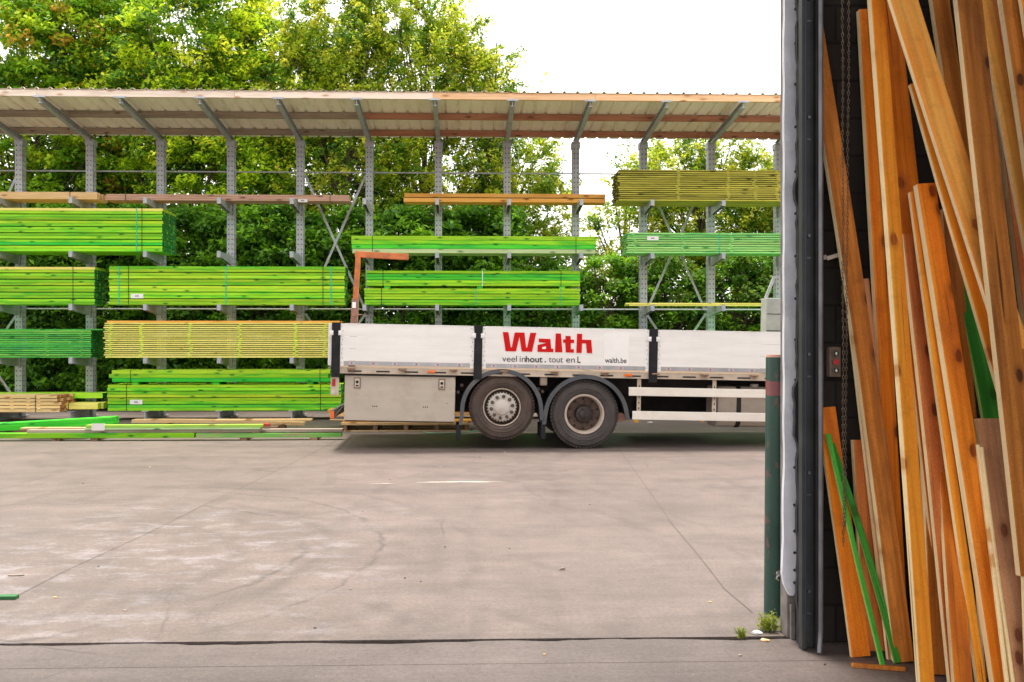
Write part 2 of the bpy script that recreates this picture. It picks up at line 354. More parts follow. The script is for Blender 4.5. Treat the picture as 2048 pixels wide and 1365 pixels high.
def groundmat(name, base, dark, pale, near=False):
    m, nt, bs = newmat(name)
    v = coords(nt)
    c = ramp(nt, [(.3, tuple(x*.9 for x in base)), (.7, tuple(x*1.08 for x in base))], noise(nt, v, .45, 6, .6))
    # swept tyre marks: rings and long strokes that run across the yard
    for (cx, cy, sc, seed) in (() if near else ((-4.6, 5.6, 1.5, 1.0), (4.2, 8.6, 1.3, 4.0), (-9.0, 9.5, 1.1, 9.0))):
        mp = nt.nodes.new('ShaderNodeMapping'); t = nt.nodes.new('ShaderNodeTexCoord'); nt.links.new(t.outputs['Object'], mp.inputs[0])
        mp.inputs['Location'].default_value = (-cx, -cy, 0)
        wv = N(nt, 'ShaderNodeTexWave', Scale=sc*.5, Distortion=2.2, Detail=3.0); wv.wave_type = 'RINGS'; wv.rings_direction = 'Z'
        wv.inputs['Detail Scale'].default_value = .5; wv.inputs['Phase Offset'].default_value = seed
        nt.links.new(mp.outputs[0], wv.inputs['Vector'])
        msk = ramp(nt, [(.50,(0,0,0)),(.68,(1,1,1))], noise(nt, mp.outputs[0], .7, 3))
        ln = ramp(nt, [(.80,(0,0,0)),(.97,(.30,)*3)], wv.outputs['Fac'])
        c = mixc(nt, mixc(nt, 1.0, ln, msk, 'MULTIPLY'), c, dark)
    if not near:
        spg = nt.nodes.new('ShaderNodeSeparateXYZ'); wo = noise(nt, v, 1.6, 4); nt.links.new(v, spg.inputs[0])
        for (cx, cy, rad, wd, st_) in ((-3.4,6.7,2.15,.035,.75),(-3.4,6.7,2.32,.10,.35),(-3.4,6.8,2.75,.03,.7),(-3.3,6.7,3.1,.14,.3),(-3.6,6.5,3.7,.08,.3),(-2.9,7.2,4.4,.16,.22),(-3.2,6.4,1.5,.12,.3),(-3.1,6.9,5.2,.07,.25),(6.2,10.5,5.2,.12,.3),(6.2,10.5,5.6,.05,.3),(-8.2,10.5,3.2,.1,.3)):
            dx = math_(nt, 'SUBTRACT', spg.outputs['X'], cx); dy = math_(nt, 'SUBTRACT', spg.outputs['Y'], cy)
            dist = math_(nt, 'SQRT', math_(nt, 'ADD', math_(nt, 'MULTIPLY', dx, dx), math_(nt, 'MULTIPLY', dy, dy)))
            dd = math_(nt, 'ABSOLUTE', math_(nt, 'SUBTRACT', math_(nt, 'ADD', dist, math_(nt, 'MULTIPLY', wo, .35)), rad+.17))
            k_ = math_(nt, 'MAXIMUM', math_(nt, 'SUBTRACT', 1.0, math_(nt, 'MULTIPLY', dd, 1/wd)), 0.0)
            mk = ramp(nt, [(.40,(0,0,0)),(.55,(1,1,1))], noise(nt, coords(nt, (1.1+rad*.1,1.3,1)), .55+.07*rad, 6, .65))
            c = mixc(nt, math_(nt, 'MULTIPLY', math_(nt, 'MULTIPLY', k_, mk), min(1, st_*1.15)), c, dark)
        ex = math_(nt, 'SUBTRACT', spg.outputs['X'], -2.6); ey = math_(nt, 'SUBTRACT', spg.outputs['Y'], 6.4)
        ed_ = math_(nt, 'SQRT', math_(nt, 'ADD', math_(nt, 'MULTIPLY', ex, ex), math_(nt, 'MULTIPLY', ey, ey)))
        scm = math_(nt, 'ADD', math_(nt, 'MULTIPLY', noise(nt, coords(nt, (1,1,1)), .8, 3), .5), math_(nt, 'SUBTRACT', .55, math_(nt, 'MULTIPLY', ed_, .12)))
        sc_ = ramp(nt, [(.50,(0,0,0)),(.66,(.75,)*3)], noise(nt, coords(nt, (1.0,1.9,1)), 2.3, 10, .74))
        c = mixc(nt, mixc(nt, 1.0, sc_, ramp(nt, [(.45,(0,0,0)),(.70,(.9,.9,.9))], scm), 'MULTIPLY'), c, (.33,.31,.335))
    st = ramp(nt, [(.45,(0,0,0)),(.72,(.55,)*3)], noise(nt, coords(nt, (.22,1.1,1)), 1.5, 8, .7)); c = mixc(nt, st, c, dark)
    p = ramp(nt, [(.58,(0,0,0)),(.76,(.35,)*3)], noise(nt, coords(nt, (.45,.8,1)), 1.1, 9, .72)); c = mixc(nt, p, c, pale)
    vf = coords(nt, (1,1,1))
    fine = noise(nt, vf, 140, 3, .7); c = mixc(nt, .5, c, ramp(nt, [(.3,(.22,)*3),(.7,(.78,)*3)], fine), 'OVERLAY')
    g2_ = noise(nt, vf, 38, 4, .7); c = mixc(nt, .55, c, ramp(nt, [(.3,(.30,)*3),(.7,(.70,)*3)], g2_), 'OVERLAY')
    br_ = noise(nt, coords(nt, (.8, 9, 1)), 3, 6, .7); c = mixc(nt, .35, c, ramp(nt, [(.3,(.34,)*3),(.7,(.66,)*3)], br_), 'OVERLAY')
    mo_ = noise(nt, vf, 1.7, 9, .75); c = mixc(nt, .42, c, ramp(nt, [(.36,(.30,)*3),(.64,(.66,)*3)], mo_), 'OVERLAY')
    dk_ = ramp(nt, [(.64,(0,0,0)),(.70,(.7,)*3)], noise(nt, vf, 48, 3, .6)); c = mixc(nt, dk_, c, tuple(x*.5 for x in dark))
    sp = ramp(nt, [(.68,(0,0,0)),(.73,(.7,)*3)], noise(nt, vf, 65, 2, .5)); c = mixc(nt, sp, c, pale)
    # hairline cracks
    vc = N(nt, 'ShaderNodeTexVoronoi', Scale=.33); vc.feature = 'DISTANCE_TO_EDGE'
    wn = N(nt, 'ShaderNodeTexNoise', Scale=1.4, Detail=7.0); nt.links.new(v, wn.inputs['Vector'])
    vv = mixc(nt, .16, v, wn.outputs['Color'], 'ADD'); nt.links.new(vv, vc.inputs['Vector'])
    ck = ramp(nt, [(.0,(.55,)*3),(.0035,(0,0,0))], vc.outputs['Distance'])
    cm = ramp(nt, [(.5,(0,0,0)),(.6,(1,1,1))], noise(nt, v, .5, 2)); c = mixc(nt, mixc(nt, 1.0, ck, cm, 'MULTIPLY'), c, tuple(x*.3 for x in dark))
    nt.links.new(c, bs.inputs['Base Color']); bs.inputs['Roughness'].default_value = .58
    bump(nt, bs, mixc(nt, .5, fine, noise(nt, vf, 30, 5)), .35, .006); return m
YARD = groundmat('worn_concrete', (.158,.122,.109), (.066,.052,.049), (.285,.25,.245))
APRON = groundmat('apron_concrete', (.128,.101,.094), (.050,.040,.037), (.25,.22,.215), near=True)
FLOORM = groundmat('warehouse_floor', (.20,.17,.16), (.10,.085,.08), (.30,.27,.26))
SOIL = plain('dark_earth', (.035,.028,.02), .95, 0, .4, 3)
GAPM = plain('joint_dirt', (.012,.009,.008), .95)
PATCH = plain('spilled_plaster', (.46,.41,.36), .8, 0, .08)
def leafmat(name, trans=.35):
    m, nt, bs = newmat(name)
    at = nt.nodes.new('ShaderNodeAttribute'); at.attribute_name = 'tint'
    bs.inputs['Roughness'].default_value = .5; bs.inputs['Specular IOR Level'].default_value = .3
    nt.links.new(at.outputs['Color'], bs.inputs['Base Color'])
    tr = nt.nodes.new('ShaderNodeBsdfTranslucent'); hs = nt.nodes.new('ShaderNodeHueSaturation'); hs.inputs['Value'].default_value = 1.35; hs.inputs['Hue'].default_value = .485
    nt.links.new(at.outputs['Color'], hs.inputs['Color']); nt.links.new(hs.outputs[0], tr.inputs['Color'])
    mixs = nt.nodes.new('ShaderNodeMixShader'); mixs.inputs[0].default_value = trans + .06
    o = nt.nodes['Material Output']; nt.links.new(bs.outputs[0], mixs.inputs[1]); nt.links.new(tr.outputs[0], mixs.inputs[2]); nt.links.new(mixs.outputs[0], o.inputs[0])
    return m
LEAF = leafmat('leaf', .42); BARK = plain('bark', (.10,.075,.05), .9, 0, .35, 12)

# ================================================================== SETTING
def sheet(name, m, x0, x1, y0, y1, z, kind='structure'):
    b = MB(); b.v = [(x0,y0,z),(x1,y0,z),(x1,y1,z),(x0,y1,z)]; b.f = [(0,1,2,3)]
    return tag(b.build(name, m), kind=kind)
CR_Y = 4.70; AP_Y = 4.36
sheet('ground', SOIL, -300, 300, -40, 500, -.06)
b = MB(); b.box(-60, 60, CR_Y + .026, 20.6, -.12, 0); tag(b.build('yard_pavement', YARD), kind='structure')
# threshold apron with a ragged outer edge along the open joint
b = MB(); n = 260; k = 0
xs = np.linspace(-12, 9, n)
edge = CR_Y - .016 + .010*np.sin(xs*2.3) + .009*np.sin(xs*7.1+1) + rng.normal(0, .006, n)
for i in range(n):
    b.v += [(xs[i], AP_Y, 0.0), (xs[i], edge[i], 0.0), (xs[i], edge[i], -.1)]
for i in range(n-1):
    b.f += [(3*i, 3*i+3, 3*i+4, 3*i+1), (3*i+1, 3*i+4, 3*i+5, 3*i+2)]
tag(b.build('threshold_pavement', APRON), kind='structure')
sheet('joint_ground', GAPM, -12, 9, CR_Y-.1, CR_Y+.1, -.045)
b = MB(); b.box(-12, 9, -9, AP_Y-.004, -.12, 0.0); tag(b.build('warehouse_floor', FLOORM if False else APRON), kind='structure')
# saw-cut joints in the yard, the pale spill
def strip(name, pts, wd, m, z):
    b = MB(); pts = [Vector(p) for p in pts]
    for i, p in enumerate(pts):
        d = (pts[min(i+1,len(pts)-1)] - pts[max(i-1,0)]).normalized(); s = Vector((d.y, -d.x, 0))*wd/2
        b.v += [(p.x-s.x, p.y-s.y, z), (p.x+s.x, p.y+s.y, z)]
    for i in range(len(pts)-1): b.f.append((2*i, 2*i+1, 2*i+3, 2*i+2))
    return tag(b.build(name, m), kind='structure')
JOINT = plain('sealed_joint', (.115,.092,.085), .9, 0, .3)
strip('yard_joint', [G(1236,897), G(1300,985), G(1345,1050), G(1400,1115), G(1450,1180), G(1505,1226)], .005, JOINT, .004)
strip('yard_joint', [G(700,868), G(600,920), G(400,1015), G(290,1070), G(130,1143), G(30,1195)], .005, JOINT, .004)
def blot(name, cx, cy, rx, ry, m, z=.004, seed=0):
    r = random.Random(seed); b = MB(); n = 40
    ph = [r.uniform(0, 6.3) for _ in range(5)]
    for i in range(n):
        t = 2*math.pi*i/n; k = 1 + .25*math.sin(2*t+ph[0]) + .2*math.sin(3*t+ph[1]) + .12*math.sin(7*t+ph[2]) + .08*math.sin(11*t+ph[3])
        b.v.append((cx+rx*k*math.cos(t), cy+ry*k*math.sin(t), z))
    b.f.append(tuple(range(n))); return tag(b.build(name, m), kind='structure')
g = G(920, 965); blot('yard_stain', g.x, g.y, .36, .045, PATCH, seed=3)
g = G(765, 968); blot('yard_stain', g.x, g.y, .14, .014, PATCH, seed=5)
STK = 19.1
# ================================================================== CANTILEVER RACK
PX = [-102, 41, 182, 323, 463, 601, 739, 877, 1014, 1151, 1286, 1421, 1556, 1690]
POSTX = [P(p, 686, STK).x for p in PX]
L = [4.575, 3.475, 2.385, 1.295, .20]
TIPY = 18.12
rack = thing('cantilever_rack', (POSTX[6], STK, 0), 'long galvanised timber rack with perforated uprights, arms and sloping cream canopy behind the truck', 'rack')
RO = rack.location
missing = {(4,0):0}
for i, x in enumerate(POSTX):
    u = MB(); hw, hd = .075, .09
    u.box(-hw, hw, -hd, -hd+.012, 0, 5.98); u.box(-hw, -hw+.012, -hd+.012, hd, 0, 5.98); u.box(hw-.012, hw, -hd+.012, hd, 0, 5.98)
    u.box(-hw+.012, hw-.012, hd-.02, hd-.008, 0, 5.98)
    up = u.build('upright', GALVH, rack, (x-RO.x, 0, 0))
    q = MB(); q.box(-.13,.13,-.16,.16,0.031,.045); q.build('base_plate', GALV, up)
    a = MB()
    for k, z in enumerate(L):
        if k == 0 and i == 99: continue
        a = MB()
        if k < 4:
            y0 = -hd-.004
            # tapered U-section arm with an upturned nose
            yt = TIPY - STK
            for sx in (-1, 1):
                a.quadbox([(sx*.034-.004, yt, z-.115), (sx*.034+.004, yt, z-.115), (sx*.034+.004, y0, z-.20), (sx*.034-.004, y0, z-.20),
                           (sx*.034-.004, yt, z-.002), (sx*.034+.004, yt, z-.002), (sx*.034+.004, y0, z-.002), (sx*.034-.004, y0, z-.002)])
            a.box(-.03, .03, yt+.001, y0, z-.010, z)
            a.box(-.038, .038, yt-.008, yt, z-.118, z+.008)
            a.cyl((0, y0-.03, z-.19), (0, y0+.001, z-.19), .045, 12)
            a.build('arm', GALV, up)
        else:
            yt = TIPY - STK
            a.box(-.012, .012, yt, y0, .04, .19); a.box(-.07, .07, yt-.01, y0, .19, .203); a.box(-.07, .07, yt, hd, .0, .03)
            a.build('base_foot', GALV, up)
# rafters, purlins, fascia, sheets
YF, YR = 16.85, 19.02
zF, zR = 6.275, 6.055
def zr(y): return zF + (zR - zF)*(y-YF)/(YR-YF)
for i, x in enumerate(POSTX):
    r = MB()
    for (w_, z0, z1) in ((.09, 0, -.008), (.008, -.008, -.112), (.09, -.112, -.12)):
        x0, x1 = x-RO.x-w_/2, x-RO.x+w_/2
        ya, yb = YF-STK-.02, .10
        r.quadbox([(x0,ya,zr(YF)+z1),(x1,ya,zr(YF)+z1),(x1,yb,zr(STK+.1)+z1),(x0,yb,zr(STK+.1)+z1),(x0,ya,zr(YF)+z0),(x1,ya,zr(YF)+z0),(x1,yb,zr(STK+.1)+z0),(x0,yb,zr(STK+.1)+z0)])
    rf = r.build('rafter', GALV, rack)
    r = MB(); r.box(x-RO.x-.09, x-RO.x+.09, -.10, .11, 5.84, 5.98)
    r.build('cap_bracket', GALV, rack)
    r = MB(); r.box(x-RO.x-.11, x-RO.x+.11, YF-STK-.048, YF-STK-.040, zF-.02, zF+.012); r.build('fascia_clip', GALV, rf)
XL, XR = POSTX[0]-.6, POSTX[-1]+.5
def run(name, y, m, joints, h=.115, t=.07):
    xs_ = [XL] + joints + [XR]
    for a_, c_ in zip(xs_[:-1], xs_[1:]):
        q = MB(); z0 = zr(y)+.001
        q.box(a_+.003, c_-.003, y-t/2, y+t/2, z0, z0+h)
        mid = ((a_+c_)/2, y, z0)
        q.build(name, m, rack, loc=(mid[0]-RO.x, mid[1]-RO.y, mid[2]), off=mid)
FASC2 = wood('pale_fascia_timber', (.86,.70,.57), (.95,.82,.70), (.5,.3,.18), 'X', per=.08)
def P2(px, Y): return P(px, 686, Y).x
for (a_, c_, m_) in ((-200,75,FASC2),(75,470,FASC2),(470,866,FASC2),(866,1190,FASC),(1190,1800,FASC)):
    q = MB(); y = YF; z0 = zr(y)+.001; xa, xb = P2(a_, y)+.003, P2(c_, y)-.003; mid = ((xa+xb)/2, y, z0)
    q.box(xa, xb, y-.035, y+.035, z0, z0+.125); q.build('fascia', m_, rack, loc=(mid[0]-RO.x, y-RO.y, z0), off=mid)
PURL2 = wood('red_purlin_timber', (.44,.19,.11), (.62,.30,.18), (.16,.07,.04), 'X', per=.1)
for y in (17.93, 18.93):
    for (a_, c_, m_) in ((-200,140,PURL),(140,370,PURL),(370,728,PURL),(728,1080,PURL2),(1080,1395,PURL2),(1395,1800,PURL2)):
        q = MB(); z0 = zr(y)+.001; xa, xb = P2(a_, y)+.003, P2(c_, y)-.003; mid = ((xa+xb)/2, y, z0)
        q.box(xa, xb, y-.035, y+.035, z0, z0+.115); q.build('purlin', m_, rack, loc=(mid[0]-RO.x, y-RO.y, z0), off=mid)
pit = .257; YS0, YS1 = YF-.06, 19.42
x = XL; nsh = 0
while x < XR:
    q = MB(); nr = 4
    for r_ in range(nr):
        xo = x + r_*pit - RO.x
        prof = [(0,0),(pit-.075,0),(pit-.05,.035),(pit-.025,.035),(pit,0)]
        for (pa, pb) in zip(prof[:-1], prof[1:]):
            kk = len(q.v)
            for yy in (YS0, YS1):
                zb = zr(yy)+.128
                for (dx, dz) in (pa, pb): q.v.append((xo+dx, yy-RO.y, zb+dz))
                for (dx, dz) in (pa, pb): q.v.append((xo+dx, yy-RO.y, zb+dz+.0015))
            q.f += [(kk,kk+4,kk+5,kk+1),(kk+2,kk+3,kk+7,kk+6),(kk,kk+1,kk+3,kk+2),(kk+4,kk+6,kk+7,kk+5)]
    q.build('roof_sheet', SHEET, rack); x += nr*pit
# horizontal ties and cross bracing
for i in range(len(POSTX)-1):
    for z in (P(900,346,STK).z, P(900,619,STK).z):
        q = MB(); q.cyl((POSTX[i]+.075-RO.x, .04, z), (POSTX[i+1]-.075-RO.x, .04, z), .016, 8); q.build('tie_rod', GALV, rack)
for i, j in ((0,1), (5,6), (10,11)):
    z0, z1, z2 = .25, P(900,622,STK).z-.03, P(900,346,STK).z-.03
    for za, zb in ((z0, z1), (z1, z2)):
        for s_ in (0, 1):
            xa, xb = (POSTX[i]+.09, POSTX[j]-.09) if s_ == 0 else (POSTX[j]-.09, POSTX[i]+.09)
            q = MB(); yy = .055 + s_*.02
            q.beam((xa-RO.x, yy, za+.03), (xb-RO.x, yy, zb-.03), .008, .055, up=(0,1,0)) if False else q.beam((xa-RO.x, yy, za+.03), (xb-RO.x, yy, zb-.03), .05, .008, up=(0,1,0))
            q.build('brace', GALV, rack)

# ================================================================== TIMBER PACKS
def pack(px0, px1, ytop, ybot, Yf, rows, m, label, cat='timber pack', name='timber_pack', depth=.75, z=None, pair=1, gap=.008, gaps=.018, cols=None,
         top=None, straps=(), tags=(), jit=.012, stick=(), mats=None, group='timber packs on the cantilever rack', zoff=0.0, rowstep=0):
    a_ = P(px0, ybot, Yf); c_ = P(px1, ytop, Yf)
    x0, x1 = a_.x, c_.x; zb = (a_.z if z is None else z) + zoff; zt = zb + (ybot-ytop)/F*(Yf*1.0)
    mid = Vector(((x0+x1)/2, Yf+depth/2, zb)); H = zt-zb
    t = thing(name, mid, label, cat, group)
    npair = math.ceil(rows/pair)
    usable = H - gaps*(npair-1) - gap*(rows-npair)
    h = usable/rows; z_ = 0
    rr = random.Random(int(px0*7+ytop*13))
    cols = cols or max(2, int(depth/.13))
    for r_ in range(rows):
        q = MB(); cw = depth/cols
        for c in range(cols):
            j0, j1 = rr.uniform(-jit, jit), rr.uniform(-jit, jit); fy = rr.uniform(0, .006) if c == 0 else 0
            q.box(x0-mid.x+j0+.002, x1-mid.x+j1-.002, -depth/2+c*cw+fy+(.001 if c else 0), -depth/2+(c+1)*cw-.004, z_, z_+h)
        mm = m
        if top is not None and r_ == rows-1: mm = top
        if mats and r_ in mats: mm = mats[r_]
        q.build('board_layer', mm, t, ends=ENDM.get(mm.name, None))
        z_ += h + (gaps if (r_+1) % pair == 0 else gap)
    for (px, mt, wd) in straps:
        X = P(px, ybot, Yf).x - mid.x; q = MB(); e = .004
        q.box(X-wd/2, X+wd/2, -depth/2-e, -depth/2-.0005, -e, H+e); q.box(X-wd/2, X+wd/2, -depth/2, depth/2, H+.0005, H+e)
        q.box(X-wd/2, X+wd/2, depth/2+.0005, depth/2+e, -e, H+e); q.box(X-wd/2, X+wd/2, -depth/2, depth/2, -e, -.0005)
        q.build('strap', mt, t)
    for (tx0, ty0, tx1, ty1) in tags:
        A = P(tx0, ty1, Yf); B = P(tx1, ty0, Yf)
        q = MB(); q.box(A.x-mid.x, B.x-mid.x, -depth/2-.008, -depth/2-.0045, A.z-mid.z, B.z-mid.z); tg = q.build('paper_tag', LABELP, t)
        q = MB(); cx_ = (A.x+B.x)/2-mid.x; cz = (A.z+B.z)/2-mid.z
        for k in range(3): q.box(cx_-.035+k*.025, cx_-.018+k*.025, -depth/2-.0098, -depth/2-.0083, cz-.012, cz+.012)
        q.build('printed_number', INK, tg)
    for px in stick:
        X = P(px, ybot, Yf).x - mid.x; z_s = 0; q = MB()
        for r_ in range(rows-1):
            z_s += h; g_ = gaps if (r_+1) % pair == 0 else gap; o_ = rr.uniform(-.03,.03)
            q.box(X-.03+o_, X+.03+o_, -depth/2-.008, depth/2, z_s+.001, z_s+g_-.001); z_s += g_
        q.build('sticker_laths', mats and mats.get('stick', m) or m, t)
    return t
A1 = 18.2
BK, TL = STRAPB, STRAPT
pack(-140,193,391,405,18.35,1,PALEW,'single layer of pale orange boards on the top arms at far left, under the canopy',z=L[0],depth=.55,straps=((140,BK,.012),),cols=4,jit=.03)
pack(211,698,395,407,18.45,3,PINKW,'low pack of pinkish brown boards on the top arms, a white tag at its middle',z=L[0],depth=.45,gap=.004,gaps=.004,straps=((251,BK,.012),(660,BK,.012)),cols=3,tags=((596,399,615,405),))
pack(808,1212,391,408,18.5,2,ORAN,'long thin pack of bright orange boards on the top arms against the trees',z=L[0],depth=.4,gap=.005,cols=3)
pack(1237,1720,346,408,A1,15,OLIVE,'tall pack of dark olive boards on the top arms, ends at the sky gap',z=L[0],depth=.8,gap=.019,gaps=.019,stick=(1356,1455,1510,1556),jit=.03,rowstep=1)
pack(-150,325,419,504,A1-.05,14,GRN,'tall lime pack with yellow top layer and dark green end, second arms at left',z=L[1],depth=.85,pair=2,gap=.005,gaps=.019,top=YSTK,straps=((273,TL,.02),(284,BK,.012)),mats={2:GRN2})
pack(704,1191,472,506,A1+.1,4,GRN2,'green pack with a pale whitish green bottom layer, right of the left cross braces',z=L[1],depth=.6,gap=.008,gaps=.008,mats={0:GPALE,2:GRN,3:GRN},straps=((745,BK,.012),(1152,BK,.012)),jit=.02)
pack(1254,1720,466,507,A1,9,wood('mint_green_timber',(.26,.72,.16),(.50,.88,.30),(.03,.26,.06),'X',patch=(.05,.5,.1)),'stickered mint green pack with a white tag, below the olive pack at right',z=L[1],depth=.6,gap=.014,gaps=.014,stick=(1268,1367,1462),tags=((1294,473,1317,481),),straps=((1439,TL,.018),),jit=.02)
pack(-150,189,537,611,A1-.02,12,GRN,'lime green pack with a yellow top board at the left edge, third arms',z=L[2],depth=.55,pair=2,gap=.005,gaps=.019,top=YSTK,straps=((146,BK,.012),))
pack(218,690,537,613,A1-.02,12,GRN,'wide lime green pack with teal straps and white tag, left of the rusty stake',z=L[2],depth=.5,pair=2,gap=.005,gaps=.018,straps=((238,TL,.02),(257,BK,.012),(452,TL,.02),(646,BK,.012),(662,TL,.022)),tags=((262,588,287,597),),mats={4:GRN3,5:GRN3,8:GRN3})
lo = pack(728,1160,578,611,A1+.02,6,GRN,'lower of two lime green packs right of the rusty stake, directly on the arms',z=L[2],depth=.6,pair=2,gap=.005,gaps=.016,straps=((763,BK,.012),(952,TL,.012),(1122,TL,.012)))
zt = L[2]+33/F*(A1+.02)
pack(732,1160,542,572,A1+.02,5,GRN,'upper of the two lime green packs right of the rusty stake, raised on small bearers',z=zt+.055,depth=.6,gap=.006,gaps=.014,pair=2,mats={3:GRN2,2:GRN2},straps=((766,BK,.012),(965,plain('pale_strap',(.6,.75,.7),.4),.02),(1122,BK,.012)))
def bearer(x, y0, y1, z, w_, h_, m, label, grp):
    q = MB(); q.box(-w_/2, w_/2, -(y1-y0)/2, (y1-y0)/2, 0, h_)
    o = q.build('bearer', m, loc=(x, (y0+y1)/2, z), bevel=.004); return tag(o, label, 'bearer', grp)
for px, pos in ((774,'left end'), (960,'middle'), (1125,'right end')):
    bearer(P2(px, A1), A1+.04, A1+.6, zt, .12, .054, GRN2, f'green bearer between the two lime packs by the rusty stake, at their {pos}', 'bearers between stacked packs')
pack(1258,1548,603,609,18.5,2,YSTK,'few thin yellow battens lying on the third arms at right',z=L[2],depth=.2,gap=.004,gaps=.004,cols=2,jit=.08,name='batten_bundle',cat='batten bundle')
pack(-150,182,662,716,A1,13,GDK,'dark green stickered pack of thin boards at the left edge, fourth arms',z=L[3],depth=.75,gap=.012,gaps=.012,stick=(93,162),mats={'stick':GDK})
q = MB(); a_ = P(-150,660,18.3); c_ = P(206,658,18.3); q.box(-(c_.x-a_.x)/2, (c_.x-a_.x)/2, -.11, .11, 0, .022)
tag(q.build('green_board', GDK, loc=((a_.x+c_.x)/2, 18.4, L[3]+54/F*A1+.004), bevel=.003), 'loose flat green board lying on top of the dark green stickered pack', 'board')
pack(208,678,647,716,A1-.04,17,YSTK,'tall pale yellow stickered pack behind the end of the truck bed, fourth arms',z=L[3],depth=.6,gap=.017,gaps=.017,stick=(220,283,380,479,591,650),mats={'stick':GRN3},jit=.03)
pack(210,684,642,646,A1+.05,1,ORAN,'single layer of orange boards lying on the pale yellow stickered pack',z=L[3]+69/F*(A1-.04)+.003,depth=.4,cols=2,name='board_layer_pack',jit=.05,cat='board layer')
pack(215,682,774,825,A1-.05,8,GRN,'lime green pack with a white tag on the rack feet, left of the truck toolbox',z=.206,depth=.8,pair=2,gap=.005,gaps=.016,straps=((253,BK,.012),(641,BK,.012)),tags=((260,800,285,809),),mats={1:GRN2,4:GRN3})
zt2 = .206 + 51/F*(A1-.05)
for px in (270, 432, 620): bearer(P2(px, A1), A1, A1+.6, zt2+.001, .13, .058, GRN2, f'green bearer on the lime pack low in the rack, {"left" if px==270 else "middle" if px==432 else "right"} of three', 'bearers between stacked packs')
pack(222,662,745,768,A1-.03,3,GRN2,'thin deep green pack riding on bearers above the tagged lime pack',z=zt2+.062,depth=.7,gap=.006,gaps=.006,mats={0:GRN2,1:GRN,2:GRN3},straps=((261,BK,.012),(640,BK,.012)),jit=.06)
# low left, on the rack feet
pack(-150,118,803,836,A1-.35,5,wood('peach_battens',(.86,.58,.22),(.95,.74,.38),(.4,.18,.08),'X'),'stickered pack of pale orange battens at the left edge near the ground',z=.206,depth=.7,gap=.014,gaps=.014,stick=(24,56,79),straps=((71,BK,.012),),jit=.05)
pack(-20,205,801,811,A1+.25,1,GRN3,'upper yellow green beam layer at the left, beside the peach battens',z=.206+.24,depth=.4,cols=3,jit=.06,name='beam_layer',cat='beam layer')
pack(119,198,813,825,A1-.02,1,YSTK,'short yellow beams with green ends, left of the tagged lime pack',z=.206+.03,depth=.5,cols=3,jit=.03,straps=((137,BK,.012),),name='beam_layer',cat='beam layer')
# packs behind the truck, lower levels
pack(1225,1560,790,826,A1,6,CHARW,'brown pack on the rack feet seen through the side guard of the truck',z=.206,depth=.8,gap=.008,gaps=.016,pair=2)
pack(760,1130,748,826,A1,10,CHARW,'brown pack on the rack feet hidden behind the truck wheels',z=.206,depth=.8,gap=.008,gaps=.016,pair=2)
pack(900,1228,657,716,A1,8,GRN2,'deep green pack on the fourth arms just topping the truck side near the red lettering',z=L[3],depth=.8,gap=.006,gaps=.006,jit=.05)
pack(1380,1720,667,716,A1,7,GRN2,'deep green pack on the fourth arms just topping the truck side at right',z=L[3],depth=.8,gap=.006,gaps=.006)

# ================================================================== LOOSE TIMBER ON THE GROUND
def board(name, a, c, wd, th, m, label, cat='board', group=None, yaw=None, bow=.0, bev=.003):
    """a free board whose front lower edge runs from a to c (world), width wd away from the camera, thickness th up"""
    a = Vector(a); c = Vector(c); d = c - a; ln = d.length; mid = (a+c)/2
    q = MB(); n = 8
    for i in range(n+1):
        x = -ln/2 + ln*i/n; zz = bow*(1-(2*i/n-1)**2)
        q.v += [(x,0,zz),(x,wd,zz),(x,wd,zz+th),(x,0,zz+th)]
    for i in range(n):
        k = 4*i
        for j in range(4): q.f.append((k+j, k+(j+1)%4, k+4+(j+1)%4, k+4+j))
    q.f += [(0,3,2,1),(4*n,4*n+1,4*n+2,4*n+3)]
    o = q.build(name, m, loc=mid, bevel=bev)
    ang = math.atan2(d.y, d.x); el = math.atan2(d.z, math.hypot(d.x, d.y))
    o.rotation_euler = (0, -el, ang)
    return tag(o, label, cat, group)
GB = 'loose boards lying in front of the rack'
YG = 14.42
bl = []
for px, pos in ((125,'first from the left'), (200,'beneath the white tag'), (492,'in the middle of the row'), (630,'nearest to the truck')):
    p = G(px, 879); bearer(p.x, YG+.02, YG+1.1, .0, .12, .044, BEAR, f'stubby bearer under the loose green boards, {pos}', 'bearers on the yard concrete')
def gz(py, Y): return EYE + (VY-py)/F*Y
za = .046
board('green_board', (P2(-150,YG), YG, za), (P2(388,YG), YG, za), .16, .08, GRN, 'long bright green plank lowest in the loose pile, running out at left', 'board', GB)
board('green_board', (P2(392,YG), YG-.01, za), (P2(683,YG+.05), YG+.05, za), .14, .07, wood('mottled_green_timber',(.16,.55,.10),(.38,.74,.2),(.1,.2,.08),'X',patch=(.45,.35,.22)), 'mottled green plank lowest in the loose pile, its end beside the toolbox pallet', 'board', GB)
z2 = za+.083
board('grey_board', (P2(52,YG), YG+.02, z2), (P2(684,YG), YG+.06, z2), .15, .05, GREYW, 'weathered grey speckled plank lying on the lowest green planks', 'board', GB)
z3 = z2+.054
board('green_board', (P2(168,YG), YG+.01, z3), (P2(520,YG), YG+.01, z3), .13, .03, GPALE, 'pale green board with a white tag, lower of a pair on the grey plank', 'board', GB)
t = board('green_board', (P2(170,YG), YG+.015, z3+.033), (P2(524,YG), YG+.015, z3+.033), .13, .042, wood('brownish_green_timber',(.26,.60,.06),(.46,.76,.12),(.2,.15,.05),'X',patch=(.5,.42,.10)), 'brownish green board, upper of a pair on the grey plank, near the red offcut', 'board', GB)
